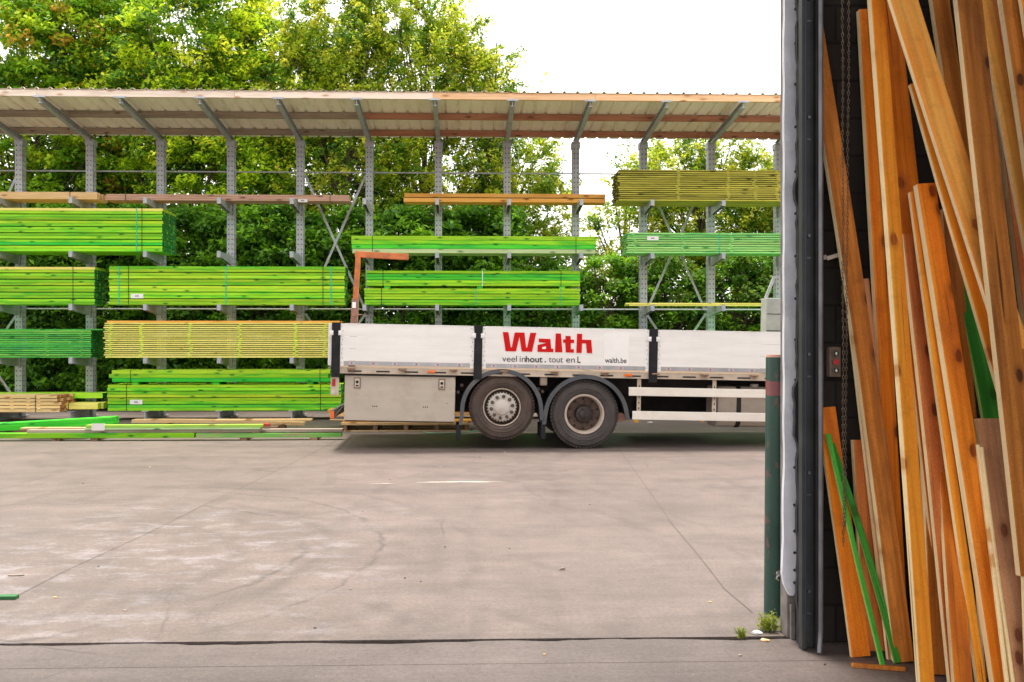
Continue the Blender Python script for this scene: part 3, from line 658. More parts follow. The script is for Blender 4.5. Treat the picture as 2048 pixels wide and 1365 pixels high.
q = MB(); A_ = P(183,864,YG-.01); B_ = P(209,850,YG-.01); q.box(A_.x, B_.x, YG-.008, YG-.004, A_.z+.02, B_.z+.02)
tag(q.build('paper_tag', LABELP), 'white paper tag stapled to the pale green board in the loose pile', 'tag')
board('wide_green_board', (P2(-150,15.0), 14.95, gz(868,15.0)), (P2(228,15.1), 15.05, gz(847.5,15.1)), .30, .13, GRN2, 'wide bright green plank sloping up to the right across the pile at left', 'board', GB)
board('orange_board', (P2(40,14.7), 14.7, z2+.03), (P2(172,14.7), 14.7, z2+.03), .16, .03, PALEW, 'short pale orange board under the wide sloping green plank', 'board', GB)
board('orange_board', (P2(263,15.9), 15.9, gz(845,15.9)), (P2(606,15.9), 16.0, gz(852,15.9)), .22, .06, PALEW, 'pale bowed orange plank behind the loose green boards', 'board', GB, bow=.02)
board('orange_board', (P2(430,15.5), 15.5, .22), (P2(622,15.5), 15.55, .22), .16, .03, PALEW, 'thin pale orange board between the bowed plank and the green boards', 'board', GB)
for px, pos in ((330,'left'), (560,'right')):
    bearer(P2(px,15.9), 15.4, 16.2, 0, .12, .14, BEAR, f'{pos} block carrying the pale orange planks behind the green ones', 'bearers on the yard concrete')
bearer(P2(30,15.5), 15.1, 16.0, 0, .12, .12, BEAR, 'block under the wide sloping green plank at far left', 'bearers on the yard concrete')
q = MB(); p_ = P(527, 850, YG); q.box(-.05,.05,-.03,.03,-.025,.025); tag(q.build('red_block', plain('red_painted_wood',(.5,.05,.03),.6), loc=(p_.x+.02, YG+.15, z3+.06), bevel=.004), 'small red offcut at the right end of the brownish green board', 'offcut')
# pallet with boards under the toolbox
pal = thing('pallet', (P2(800,15.9), 16.4, 0), 'flat wooden pallet on the concrete behind the truck toolbox', 'pallet')
xa, xb = P2(684,15.9)-pal.location.x, P2(940,15.9)-pal.location.x
for y in (-.5, -.25, 0, .25, .5):
    q = MB(); q.box(xa, xb, y-.06, y+.06, .115, .135); q.build('deck_board', PALEW, pal)
for x in np.linspace(xa+.05, xb-.05, 5):
    q = MB(); q.box(x-.04, x+.04, -.55, .55, .022, .113); q.build('stringer', BEAR, pal)
for y in (-.5, 0, .5):
    q = MB(); q.box(xa, xb, y-.05, y+.05, 0, .020); q.build('bottom_board', PALEW, pal)
for i, (p0, p1, zz, yy) in enumerate(((682,936,.137,15.85),(686,950,.165,15.9),(660,905,.193,15.95),(655,940,.30,16.3),(662,960,.24,16.25))):
    board('orange_board', (P2(p0,yy), yy, zz), (P2(p1,yy), yy, zz), .5 if i < 4 else .3, .025 if i < 3 else .055, [PALEW,ORAN,PALEW,ORAN,PALEW][i], ['pale board lying lowest on the pallet behind the toolbox','orange board second up on the pallet behind the toolbox','third board up on the pallet, under the toolbox','top orange board of the pallet stack, poking out left of the toolbox','fourth board up on the pallet, poking out left of the toolbox'][i], 'board', 'boards on the pallet')

# ================================================================== TRUCK
TX = G(1170, 900).x; TR = thing('flatbed_truck', (TX, 13.12, 0), 'white flatbed truck with aluminium drop sides and red lettering, parked before the rack', 'truck', rz=R(-1.6))
TR.rotation_euler[2] = R(1.0); TR.rotation_euler[1] = R(1.12)
def T(px, py):
    x = (px-1170)/133.4; return x, (900-py)/133.4 + .0195*x
ZT, ZB = 1.81, 1.185
def dropside(px0, px1, deco=True):
    x0 = T(px0, 0)[0]; x1 = T(px1, 0)[0]
    q = MB(); nb = 3; hh = (ZT-ZB-.075)/nb
    for k in range(nb):
        q.box(x0+.03, x1-.03, 0.003, .028, ZB+.075+k*hh+.002, ZB+.075+(k+1)*hh-.002)
    o = q.build('side_board', WPAINT, TR, bevel=.002)
    q = MB(); q.box(x0, x0+.05, -.003, .031, ZB, ZT+.004); q.box(x1-.05, x1, -.003, .031, ZB, ZT+.004); q.box(x0+.05, x1-.05, -.001, .030, ZT-.004, ZT+.008)
    q.build('edge_trim', WPAINT, o, bevel=.002)
    q = MB(); q.box(x0+.05, x1-.05, -.002, .030, ZB+.012, ZB+.073); q.build('edge_strip', STRIP, o)
    q = MB()
    for xx in (x0+.025, x1-.025):
        for k in range(9):
            q.cyl((xx+(k%2)*.016-.008, -.006, ZB+.05+k*.068), (xx+(k%2)*.016-.008, -.002, ZB+.05+k*.068), .006, 6)
    q.build('rivets', RIVET, o)
    n = max(1, int((x1-x0)/.32)); 
    for k in range(n):
        xx = x0 + .17 + k*.32
        if xx > x1-.1: break
        q = MB(); q.box(xx-.045, xx+.045, -.0045, -.0022, ZB+.022, ZB+.064); mk = q.build('reflector_mark', PALEMK, o)
        q = MB(); q.cyl((xx,-.0058,ZB+.043),(xx,-.0046,ZB+.043),.014,10); q.build('reflector_dot', REDDOT, mk)
    return o
s1 = dropside(680, 944); s2 = dropside(962, 1297); s3 = dropside(1315, 1745)
for px in (671, 953, 1306, 1754):
    x = T(px,0)[0]; top = ZT+.02
    q = MB(); q.box(x-.062, x+.062, -.02, .03, 1.02, top); q.box(x-.04, x+.04, -.024, -.0205, 1.1, top-.02); st = q.build('stanchion', BLACKP, TR, bevel=.004)
    for s_ in (-1, 1):
        q = MB(); q.box(x+s_*.066-.028, x+s_*.066+.028, -.032, -.0255, ZT-.17, ZT-.10); q.box(x+s_*.066-.02, x+s_*.066+.02, -.038, -.0325, ZT-.155, ZT-.115); q.build('latch', WPAINT, st, bevel=.002)
# logo lettering, outlines measured on the board in front of it
LX0, LY0, LK = 990, 655, 2048/280
def lz(x, y):
    X, Z = T(LX0+x/LK, LY0+y/LK); return X, Z
LET = {
 'W': [(85,72),(167,75),(207,298),(222,298),(260,80),(402,82),(432,303),(446,303),(490,83),(576,86),(520,362),(368,358),(330,140),(284,356),(132,354)],
 'a': [(615,170),(785,174),(800,315),(832,318),(832,370),(600,364),(600,262),(718,238),(722,232),(616,222)],
 'l': [(862,92),(940,95),(966,372),(858,370)],
 't': [(1008,130),(1082,132),(1084,183),(1135,185),(1135,234),(1086,234),(1090,325),(1135,326),(1135,377),(1016,374),(1006,231),(975,229),(975,180),(1008,181)],
 'h': [(1178,98),(1252,100),(1253,185),(1388,188),(1406,384),(1328,383),(1312,240),(1254,239),(1250,382),(1172,380)]}
for ch, poly in LET.items():
    q = MB(); q.prism([lz(*p) for p in reversed(poly)], -.004, .0025); q.build('letter', REDTXT, s2)
q = MB(); q.prism([lz(*p) for p in reversed([(668,294),(722,284),(722,322),(668,322)])], -.0052, -.0043); q.build('letter_counter', WPAINT, s2)
def text(s, px, py, h, m, parent, bold=0.0, width=None):
    cu = bpy.data.curves.new('t', 'FONT'); cu.body = s; cu.size = 1; cu.offset = bold; cu.extrude = .0
    o = bpy.data.objects.new('t', cu); COL.objects.link(o); bpy.context.view_layer.update()
    me = bpy.data.meshes.new_from_object(o.evaluated_get(bpy.context.evaluated_depsgraph_get()))
    bpy.data.objects.remove(o); vs = np.array([v.co[:] for v in me.vertices])
    wx = vs[:,0].max()-vs[:,0].min(); x0 = vs[:,0].min()
    X0, Z0 = T(px, py); k = h; kx = (width/133.4)/wx if width else h
    for v in me.vertices:
        v.co = (X0+(v.co.x-x0)*kx, -.0042, Z0 + v.co.y*k)
    me.materials.append(m); me.name = 'lettering'
    ob = bpy.data.objects.new('lettering', me); COL.objects.link(ob); ob.parent = parent; return ob
text('veel', 1001.5, 724, .132, INK, s2, -.002, 29.5); text('in', 1036.5, 724.5, .132, INK, s2, -.002, 11.5); text('hout', 1048.5, 725, .132, INK, s2, .016, 34); text('.', 1086.5, 725.5, .132, INK, s2, .018, 3)
text('tout', 1095, 725.5, .132, INK, s2, -.002, 28.5); text('en', 1130, 726, .132, INK, s2, -.002, 17.5); text('L', 1152.5, 726.5, .132, INK, s2, .02, 6.5)
xa, za_ = T(1206, 732); xb, zb_ = T(1256, 668); q = MB(); q.box(xa, xb, -.0022, .0026, za_, zb_); q.build('white_sticker', PANELW, s2)
text('walth.be', 1208, 726.5, .11, INK, s2, .012, 44)
# load rail with slots and clamps
x0, x1 = T(662,0)[0], T(1757,0)[0]
q = MB(); q.box(x0, x1, .02, .06, 1.075, 1.172); q.box(x0, x1, .0, .02, 1.075, 1.082); rail = q.build('load_rail', BEIGE, TR, bevel=.003)
x = x0+.35
while x < x1-.2:
    q = MB(); q.box(x-.10, x+.10, .0155, .0195, 1.10, 1.122); x += .42; q.build('rail_slot', DARK, rail)
x = x0+.3
while x < x1-.2:
    q = MB(); q.box(x-.06, x+.06, -.012, .016, 1.135, 1.160); q.cyl((x-.05,-.022,1.15),(x+.05,-.022,1.15),.012,8); q.box(x-.02,x+.035,-.02,-.0125,1.115,1.15); q.build('clamp', CLAMP, rail); x += .76
for px in (861, 1256, 1560):
    x = T(px,0)[0]; q = MB(); q.box(x-.055, x+.055, -.012, .018, 1.105, 1.142); q.build('side_marker_lamp', ORL, TR, bevel=.004)
# deck, far side, tail, head
q = MB(); q.box(x0+.02, x1-.02, .065, 2.48, 1.10, 1.17); q.build('deck', wood('deck_wood',(.2,.13,.08),(.3,.2,.12),(.1,.06,.03),'X'), TR)
q = MB(); q.box(x0, x1, 2.52, 2.55, ZB, ZT-.02); q.build('side_board', WPAINT, TR)
q = MB(); q.box(T(655,0)[0], T(661.5,0)[0], .04, 2.5, 1.19, ZT); q.build('tail_board', WPAINT, TR, bevel=.003)
# chassis, cross members, axles
q = MB()
for y in (.80, 1.64): q.box(x0+.1, 5.9, y, y+.09, .80, 1.06)
for x in np.arange(x0+.2, 4.8, .62): q.box(x-.04, x+.04, .1, 2.45, 1.062, 1.098)
q.build('chassis', DARK, TR)
for (ax, az) in ((-1.256,.607), (0,.52)):
    q = MB(); q.cyl((ax,.3,az),(ax,2.25,az),.09,14); q.cyl((ax,1.1,az),(ax,1.45,az),.2,14); q.cyl((ax-.25,.45,az+.15),(ax-.25,.75,az+.15),.10,14); q.build('axle', DARK, TR, smooth=True)
q = MB(); q.box(-2.0, 4.2, 1.0, 1.1, .45, .80); q.box(.9, 2.9, 1.0, 1.5, .38, .78); q.build('transmission_housing', DARK, TR, bevel=.03)
q = MB()
for y in np.linspace(1.9, 2.3, 3): q.cyl((1.0,y,.55),(2.4,y,.55),.14,16)
q.build('air_tanks', DARK, TR, smooth=True)
# toolbox
x0t, x1t = T(689,0)[0], T(909,0)[0]
q = MB(); q.box(x0t, x1t, .045, .65, .375, 1.045); tb = q.build('toolbox', TOOLM, TR, bevel=.006)
q = MB(); q.box(x0t-.01, x1t+.01, .03, .66, 1.046, 1.066); q.box(x0t+.01, x1t-.01, .038, .0445, .36, .374); q.build('box_lip', DARK, tb)
for px in (714, 882):
    x = T(px,0)[0]; z = .935; q = MB(); q.box(x-.052, x+.052, .034, .0445, z-.082, z+.082); lt = q.build('latch', CLAMP, tb, bevel=.003)
    q = MB(); q.box(x-.034, x+.034, .026, .0335, z-.064, z+.064); ins = q.build('latch_plate', HUB, lt, bevel=.003)
    q = MB(); q.cyl((x,.018,z+.015),(x,.0255,z+.015),.022,12); q.box(x-.02,x+.02,.0195,.0255,z-.05,z-.03); q.build('lock', BLACKP, lt)
q = MB()
for px in (749,761,848,861):
    pass
for px in (745.5,749.5,753.5,846,850,854):
    x = T(px,0)[0]; q.cyl((x,.0432,.59),(x,.0448,.59),.010,8)
x = T(893,0)[0]; q.cyl((x,.0432,.65),(x,.0448,.65),.008,8)
q.build('vent_holes', DARK, tb)
# tail lamp bracket and underrun bar
xa, xb = T(662,0)[0], T(678,0)[0]
q = MB(); q.box(xa, xb, .01, .05, .745, 1.015); lb = q.build('lamp_bracket', BEIGE, TR, bevel=.003)
x = T(668.5,0)[0]; q = MB(); q.box(x-.028, x+.022, -.004, .009, .885, .99); q.build('red_reflector', REDL, lb, bevel=.003)
q = MB(); q.cyl((x-.005,-.03,.795),(x-.005,.009,.795),.028,14); q.build('round_lamp', HUB, lb)
q = MB(); q.box(xa, xa+.05, .05, 2.4, .40, .52); q.beam((xa+.05,.08,.42),(T(688,0)[0],.12,.60),.03,.02); q.box(xa,T(688,0)[0],.06,.10,.39,.42); ub = q.build('underrun_bar', plain('dark_grey_underrun',(.10,.10,.09),.6), TR, bevel=.004)
q = MB(); q.box(xa-.002, xa+.055, .035, .049, .40, .505); q.build('orange_reflector', ORL, ub, bevel=.003)
# wheels
def wheel(cx, cz, Rr, kind, y0=0.03, flip=False):
    tyre_m = TYRE if kind == 'lift' else TYRE2
    W = .30 if kind == 'lift' else .275
    root = MB(); s = Rr/.52
    prof = [(.30*s,.035),(.325*s,.012),(.345*s,.006),(.349*s,.000),(.355*s,.004),(.385*s,-.003),(.389*s,-.010),(.395*s,-.009),(.398*s,-.003),(.43*s,-.001),(.455*s,.003),(.459*s,-.003),(.466*s,-.001),(.470*s,.010),(.500*s,.03),(.513*s,.05),(.520*s,.075),(.520*s,W-.075),(.513*s,W-.05),(.5*s,W-.03),(.44*s,W),(.36*s,W),(.30*s,W-.03),(.30*s,.035)]
    root.lathe(prof, (0,0,0), 96)
    # tread grooves blocks on the shoulder
    for i in range(60):
        t = 2*math.pi*i/60
        c, sn = math.cos(t), math.sin(t)
        for r_ in ((.506*s),):
            p = Vector((r_*c, .022, r_*sn)); d = Vector((-sn,0,c))*.016*s; e = Vector((c,0,sn))*.012*s
            root.quadbox([p-d-e, p+d-e, p+d-e+Vector((0,.03,0)), p-d-e+Vector((0,.03,0)), p-d+e*.9, p+d+e*.9, p+d+e*.9+Vector((0,.03,0)), p-d+e*.9+Vector((0,.03,0))])
    ty = root.build('wheel', tyre_m, TR, loc=(cx, y0, cz), smooth=True)
    q = MB(); rr = .295*s if kind == 'lift' else .300*s
    if kind == 'lift':
        q.lathe([(rr+.006,.036),(rr,.018),(rr-.012,.020),(rr-.016,.034)],(0,0,0),64)
    else:
        q.lathe([(rr+.006,.036),(rr,.010),(rr-.022,.012),(rr-.035,.04),(rr-.045,.14)],(0,0,0),64)
    rim = q.build('rim', RIM, ty, smooth=True)
    if kind == 'lift':
        q = MB(); q.lathe([(rr-.016,.034),(rr-.022,.05),(rr-.03,.139),(.225*s,.13),(.215*s,.10)],(0,0,0),64); q.build('rim_disc', RIMD, ty, smooth=True)
        q = MB(); q.lathe([(.218*s,.12),(.218*s,.035),(.205*s,.022),(.128*s,.018),(.122*s,.006),(.112*s,.0),(0.0001,-.002)],(0,0,0),64); hub = q.build('hub', HUB, ty, smooth=True)
        nr, ny = .170*s, .02
        q = MB()
        for i in range(30):
            t = 2*math.pi*i/30; q.box(.226*s*math.cos(t)-.009, .226*s*math.cos(t)+.009, .05, .12, .226*s*math.sin(t)-.009, .226*s*math.sin(t)+.009)
        q.build('hub_teeth', HUB, hub)
    else:
        q = MB(); q.lathe([(rr-.040,.139),(rr-.05,.155),(.20*s,.145),(.135*s,.15)],(0,0,0),64); dsc = q.build('rim_disc', plain('brown_rim_disc',(.13,.085,.062),.6,.1,.35,12) if 'brown_rim_disc' not in bpy.data.materials else bpy.data.materials['brown_rim_disc'], ty, smooth=True)
        q = MB()
        for i in range(10):
            t = 2*math.pi*(i+.5)/10; c_ = Vector((.222*s*math.cos(t), .1455, .222*s*math.sin(t))); q.cyl(c_, c_+Vector((0,.004,0)), .020, 12)
        q.build('hand_holes', DARK, dsc)
        q = MB(); q.lathe([(.135*s,.15),(.128*s,.07),(.118*s,.055),(.075*s,.05),(.07*s,.02),(.05*s,.012),(.0001,.01)],(0,0,0),48); hub = q.build('hub', plain('oily_hub',(.05,.042,.04),.35,.4,.3,15) if 'oily_hub' not in bpy.data.materials else bpy.data.materials['oily_hub'], ty, smooth=True)
        nr, ny = .170*s, .145
    for i in range(10):
        t = 2*math.pi*(i+.28)/10; c_ = Vector((nr*math.cos(t), ny, nr*math.sin(t)))
        q = MB(); kk = .027 if kind == 'lift' else .02; q.cyl(c_, c_-Vector((0,.022,0)), kk, 14); q.cyl(c_-Vector((0,.022,0)), c_-Vector((0,.036,0)), kk*.8, 14, kk*.5); q.build('wheel_nut', NUT, hub, smooth=True)
    return ty
W1 = wheel(-1.25, .607, .497, 'lift'); W2 = wheel(0, .521, .521, 'drive')
# inner twin and far side wheels
def plainwheel(cx, cz, Rr, y0, W=.28):
    q = MB(); q.lathe([(.29,W-.03),(.29,.03),(.36,0),(.45*Rr/.52,0),(.5*Rr/.52,.03),(Rr,.08),(Rr,W-.08),(.5*Rr/.52,W-.03),(.45*Rr/.52,W),(.36,W),(.29,W-.03)],(0,0,0),64)
    q.lathe([(.29,W*.5),(.0001,W*.5)],(0,0,0),32)
    return q.build('wheel', TYRE2, TR, loc=(cx, y0, cz), smooth=True)
plainwheel(0, .521, .521, .37); plainwheel(0, .521, .521, 1.9); plainwheel(0,.521,.521,2.22); plainwheel(-1.25,.607,.497,2.2)
# mudguards
def guard(cx, cz, Ri, a0, a1, zl, zr_):
    q = MB(); n = 28; Ro = Ri+.028; pts = []
    xl = cx - Ri - .012; xr = cx + Ri + .012
    path = [(xl-.005, zl)]
    for i in range(n+1):
        t = R(a0 + (a1-a0)*i/n); path.append((cx+Ri*math.cos(t), cz+Ri*math.sin(t)))
    path.append((xr+.005, zr_))
    def strip_(y0_, y1_, ri, ro):
        P_ = []
        for (x, z) in path:
            d = Vector((x-cx, z-cz)); d.normalize(); P_.append(((x+d.x*ri, z+d.y*ri), (x+d.x*ro, z+d.y*ro)))
        for (a, b_) in zip(P_[:-1], P_[1:]):
            q.quadbox([(a[0][0],y0_,a[0][1]),(b_[0][0],y0_,b_[0][1]),(b_[0][0],y1_,b_[0][1]),(a[0][0],y1_,a[0][1]),
                       (a[1][0],y0_,a[1][1]),(b_[1][0],y0_,b_[1][1]),(b_[1][0],y1_,b_[1][1]),(a[1][0],y1_,a[1][1])])
    strip_(.012, .66, .0, .014); strip_(-.006, .0115, -.028, .034)
    return q.build('mudguard', GREYPL, TR, smooth=True)
g1 = guard(-1.255, .56, .59, 172, 8, .34, .42); g2 = guard(.02, .47, .615, 172, 8, .36, .46)
for (x, z0, z1, p_) in ((-1.90,.10,.33,g1),(-.625,.14,.35,g2)):
    q = MB(); q.box(x-.03, x+.035, .005, .6, z0, z1); q.build('mud_flap', BLACKP, p_, bevel=.01)
# air canister between the guards, tubes
x, z = T(1088,764); q = MB(); q.box(x-.06, x+.05, .12, .3, z-.07, z+.07); q.build('air_filter', BEIGE, TR, bevel=.02)
q = MB()
for px, py in ((1077,780),(1085,785),(1079,792),(915,786),(922,772)):
    x, z = T(px,py); q.cyl((x,.1,z),(x,.25,z),.025,10); q.cyl((x,.09,z),(x,.1,z),.015,10)
q.build('air_fittings', RIMD, TR)
q = MB(); x, z = T(1245,838); q.cyl((x,.12,z),(x,.4,z),.07,16); q.box(x,x+.14,.14,.2,z-.04,z+.05); q.build('brake_canister', RUSTD, TR)
# side guard
xg0 = T(1258,0)[0]; xg1 = 4.3
q = MB()
q.box(xg0, xg1, -.01, .015, .815, .943); q.box(xg0, xg1, .015, .04, .925, .943); gr_ = q.build('side_guard_rail', RAILM, TR, bevel=.006)
q = MB(); q.box(xg0+.06, xg1, -.01, .015, .455, .585); q.build('side_guard_rail', RAILM, TR, bevel=.006)
for px in (1280, 1434, 1600):
    x = T(px,0)[0]; q = MB(); q.box(x-.03, x+.03, .042, .07, .50, 1.07); br = q.build('guard_bracket', BEIGE, TR, bevel=.003)
    q = MB()
    for k in range(5): q.box(x-.008, x+.008, .0395, .0418, .62+k*.085-.012, .62+k*.085+.018)
    q.build('bracket_slots', DARK, br)
q = MB(); x = T(1274,0)[0]; q.box(x-.03,x+.04,.02,.06,.415,.452); q.build('yellow_guard_foot', YELP, TR)
# fuel tank
xt = T(1470,0)[0]; pr = [(.30,.42),(.34,.37),(.42,.34),(.78,.34),(.86,.37),(.90,.45),(.90,.88),(.86,.95),(.78,.97),(.34,.97),(.29,.93),(.28,.88),(.28,.46)]
def tank(xa, xb, name, m, g=0.0):
    q = MB(); k = len(pr); q.v += [(xa, y-.10-g if y < .6 else y-.10+g, z+(g if z > .6 else -g)) for y, z in pr] + [(xb, y-.10-g if y < .6 else y-.10+g, z+(g if z > .6 else -g)) for y, z in pr]
    q.f.append(tuple(range(k))); q.f.append(tuple(range(2*k-1, k-1, -1)))
    for i in range(k): j = (i+1) % k; q.f.append((i, k+i, k+j, j))
    return q.build(name, m, TR, bevel=.008)
tk = tank(xt-.17, xt+1.35, 'fuel_tank', TANKM)
for px in (1491, 1600): 
    x = T(px,0)[0]; s_ = tank(x-.036, x+.036, 'tank_strap', STRAPB, .008)
q = MB(); x = T(1528,0)[0]; q.cyl((x,.3,.96),(x,.3,1.01),.06,16); q.build('tank_cap', HUB, tk)
# rusty stake with crane arm-like top, standing in the bed
sk = MB(); xs_, _ = T(702,0)
sk.beam((xs_-.03, .35, 1.17), (xs_+.005, .35, 2.20), .10, .11, up=(0,1,0)); stake = sk.build('load_stake', RUSTD, TR, bevel=.005); stake['label'] = 'brown rusty lower tube of the stake'
sk = MB(); sk.beam((xs_+.005, .35, 2.16), (xs_+.035, .35, 2.84), .075, .085, up=(0,1,0)); sk.beam((xs_-.012, .35, 2.885), (xs_+.80, .35, 2.86), .085, .09, up=(0,0,1)); 
sk.build('stake_hook', RUST, stake, bevel=.004)
sk = MB(); sk.box(xs_-.035, xs_+.02, .285, .2935, 2.06, 2.15); sk.build('stake_sticker', PANELW, stake)
sk = MB(); sk.cyl((xs_-.005,.26,1.96),(xs_-.005,.296,1.96),.03,12); sk.cyl((xs_-.005,.27,1.96),(xs_+.12,.27,1.96),.007,8); sk.build('stake_pin', RUSTD, stake)
# headboard locker
xh = T(1548,0)[0]; q = MB(); q.box(xh, xh+.9, .25, .5, 1.18, 2.35); hl = q.build('headboard_locker', plain('grey_green_panel',(.36,.38,.34),.6), TR, bevel=.01)
q = MB(); q.box(xh+.002, xh+.86, .244, .2495, 1.84, 1.85); q.box(xh+.002,xh+.86,.244,.2495,2.10,2.108); q.build('panel_seams', DARK, hl)
q = MB(); q.beam((xh+.02,.35,2.35),(xh+.14,.35,2.66),.04,.04); q.beam((xh+.14,.35,2.35),(xh+.14,.35,2.68),.04,.04); q.beam((xh+.12,.35,2.68),(xh+.9,.35,2.68),.04,.04); q.beam((xh+.5,.35,2.35),(xh+.5,.35,2.66),.04,.04); q.build('headboard_frame', GALV, hl)
# cab, beyond the door edge
q = MB(); q.prism([(4.75,.75),(6.75,.55),(6.85,1.7),(6.6,3.0),(6.3,3.15),(4.85,3.15),(4.75,3.0)], .02, 2.5)
cb_ = q.build('cab', plain('white_cab_paint',(.7,.69,.67),.3), TR, bevel=.05)
q = MB(); q.prism([(5.6,1.85),(6.62,1.8),(6.45,2.8),(5.6,2.8)], -.01, .019); q.build('cab_window', plain('dark_cab_glass',(.02,.025,.03),.1), cb_)
q = MB(); q.box(4.8,6.8,.0,2.5,.35+.13,.75); q.build('cab_skirt', plain('grey_cab_skirt',(.2,.2,.2),.5), cb_, bevel=.04)
plainwheel(6.0, .62, .50, -.01); plainwheel(6.0,.62,.50,2.2)
# boards carried on the bed
def bedboard(p0, p1, zz, m, label):
    xa, xb = T(p0,0)[0], T(p1,0)[0]
    q = MB(); q.box(-(xb-xa)/2, (xb-xa)/2, -.06, .06, 0, .04)
    o = q.build('green_board', m, bevel=.003); o.location = TR.matrix_basis @ Vector(((xa+xb)/2, .6, zz)); o.rotation_euler = (0, R(1.0), R(1.0)); return tag(o, label, 'board')
bpy.context.view_layer.update()
# green hose on the ground
hp = []
for i in range(33):
    t = i/32; px = 848 + 165*t; py = 866 + 3*math.sin(t*math.pi*2)
    hp.append(G(px, py) + Vector((0,0,.012)))
q = MB(); q.tube(hp, .011, 6); tag(q.build('garden_hose', plain('pale_green_hose',(.16,.38,.22),.5), smooth=True), 'thin green hose lying on the concrete behind the lifted wheel', 'hose')

# ================================================================== DOORWAY OF THE WAREHOUSE
WY = 4.62     # inner face of the front wall
def PX_(px, Y): return P(px, 686, Y).x
wl = PX_(1622, WY)
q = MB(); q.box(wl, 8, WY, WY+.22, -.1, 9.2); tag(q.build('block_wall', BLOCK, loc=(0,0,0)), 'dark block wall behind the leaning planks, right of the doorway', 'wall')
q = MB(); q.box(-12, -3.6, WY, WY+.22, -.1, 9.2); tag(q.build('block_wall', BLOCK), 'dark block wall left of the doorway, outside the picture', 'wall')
q = MB(); q.box(-3.6+.001, wl-.001, WY, WY+.22, 4.6, 9.2); tag(q.build('door_header', BLOCK), 'wall over the doorway above the picture', 'wall')  # walls carried high above view to block sky over the near yard
q = MB(); q.box(8.001, 8.2, -9, WY+.22, -.1, 9.2); tag(q.build('side_wall', CLAD), 'warehouse side wall beyond the leaning planks', 'wall')
BOUNCE = plain('bounce_panel_sheet', (.22,.215,.21), .5, 0, .05)  # added unseen panels outside, bouncing light onto truck and rack
q = MB(); q.box(wl+.25, 14, WY+.222, WY+.28, 0, 9.4); tag(q.build('bounce_panel', BOUNCE), 'added unseen light bouncing panel outside the warehouse, right of the doorway', 'bounce panel')
q = MB(); q.box(-16, -3.6, WY+.222, WY+.28, 0, 9.4); tag(q.build('bounce_panel', BOUNCE), 'added unseen light bouncing panel outside the warehouse, left of the doorway', 'bounce panel')
q = MB(); q.box(-3.59, wl+.24, WY+.222, WY+.28, 4.6, 9.4); tag(q.build('bounce_panel', BOUNCE), 'added unseen light bouncing panel outside the warehouse over the doorway', 'bounce panel')
q = MB(); q.box(-12.2, 8.4, -9.0, WY+.3, 9.201, 9.35); tag(q.build('warehouse_roof', ROOFIN), 'flat warehouse roof over the doorway, above the picture', 'roof')  # roof carried back unseen to cut light from behind
# door frame pieces
DY = 4.50
fr = thing('door_frame', (PX_(1600, DY), DY, 0), 'dark steel door guide with dented white flashing at the right of the doorway', 'door frame')
FO = fr.location
def fp(px, py, Y): p = P(px, py, Y); return (p.x-FO.x, p.z)
# white flashing: dented sheet with a ragged cut bottom
nrow = 60; q = MB(); Yf = 4.66
topz = 3.75
bz = fp(1580,1192,Yf)[1]
for i in range(nrow+1):
    z = bz + (topz-bz)*i/nrow
    xa = PX_(1569 - .7*math.sin(i*.9) - (4 if i < 12 else 0)*(1-i/12 if i < 12 else 0), Yf) - FO.x
    xb = PX_(1598 + 1.2*math.sin(i*1.7+1) - (6 if 20 < i < 27 else 0) - (3 if i < 9 else 0), Yf) - FO.x
    if i == 0: xa = PX_(1580, Yf) - FO.x; xb = PX_(1588, Yf) - FO.x
    if i == 1: xa = PX_(1569, Yf) - FO.x
    for k in range(5):
        t = k/4; d = .0018*math.sin(i*.8+k*2) + .0012*math.sin(i*2.1+k) + .0012*math.sin(i*.31)
        q.v.append((xa+(xb-xa)*t, Yf-FO.y+d, z))
for i in range(nrow):
    for k in range(4): a = i*5+k; q.f.append((a, a+1, a+6, a+5))
q.v += [(x, y+.03, z) for x, y, z in q.v[:]]; nn = (nrow+1)*5
for i in range(nrow):
    for k in range(4): a = nn+i*5+k; q.f.append((a+1, a, a+5, a+6))
    a = i*5; q.f.append((a+nn, a, a+5, a+5+nn)); a = i*5+4; q.f.append((a, a+nn, a+nn+5, a+5))
fl = q.build('flashing', FLASH, fr, smooth=True)
q = MB()
for py in (20,88,170,255,344,428,513,598,680,760,850,935,1010,1062,1105,1140,1165):
    x, z = fp(1590 + (0 if py < 900 else -2), py, Yf); q.cyl((x, Yf-FO.y-.012, z), (x, Yf-FO.y+.004, z), .0085, 8, .005)
q.build('rivets', RIVET, fl)
# outward return of flashing, torn rubber strip
q = MB(); n = 90; z0, z1 = fp(1600,1300,4.58)[1], 3.75; rr = random.Random(4)
for i in range(n+1):
    z = z0+(z1-z0)*i/n; xa = fp(1597.5,0,4.6)[0] - (rr.uniform(0,.010)) - (.016 if 26<i<34 or 56<i<60 else 0); xb = fp(1604,0,4.6)[0]
    q.v += [(xa,4.60-FO.y,z),(xb,4.60-FO.y,z),(xb,4.63-FO.y,z),(xa,4.63-FO.y,z)]
for i in range(n):
    k = 4*i
    for j in range(4): q.f.append((k+j, k+(j+1)%4, k+4+(j+1)%4, k+4+j))
q.build('rubber_strip', TORN, fr)
# wooden/concrete stub under the flashing
q = MB(); xa, xb = fp(1568,0,4.74)[0], fp(1600,0,4.74)[0]
q.box(xa, xb, 4.695-FO.y, 4.80-FO.y, 0, 4.5); q.build('jamb_post', POSTC, fr, bevel=.006)
for k in range(2):
    q = MB(); x0_ = xa+.012+k*.032; q.box(x0_, x0_+.024, 4.668-FO.y, 4.694-FO.y, 0, fp(0,1215,4.74)[1]-k*.03); q.build('jamb_lath', POSTC, fr, bevel=.003)
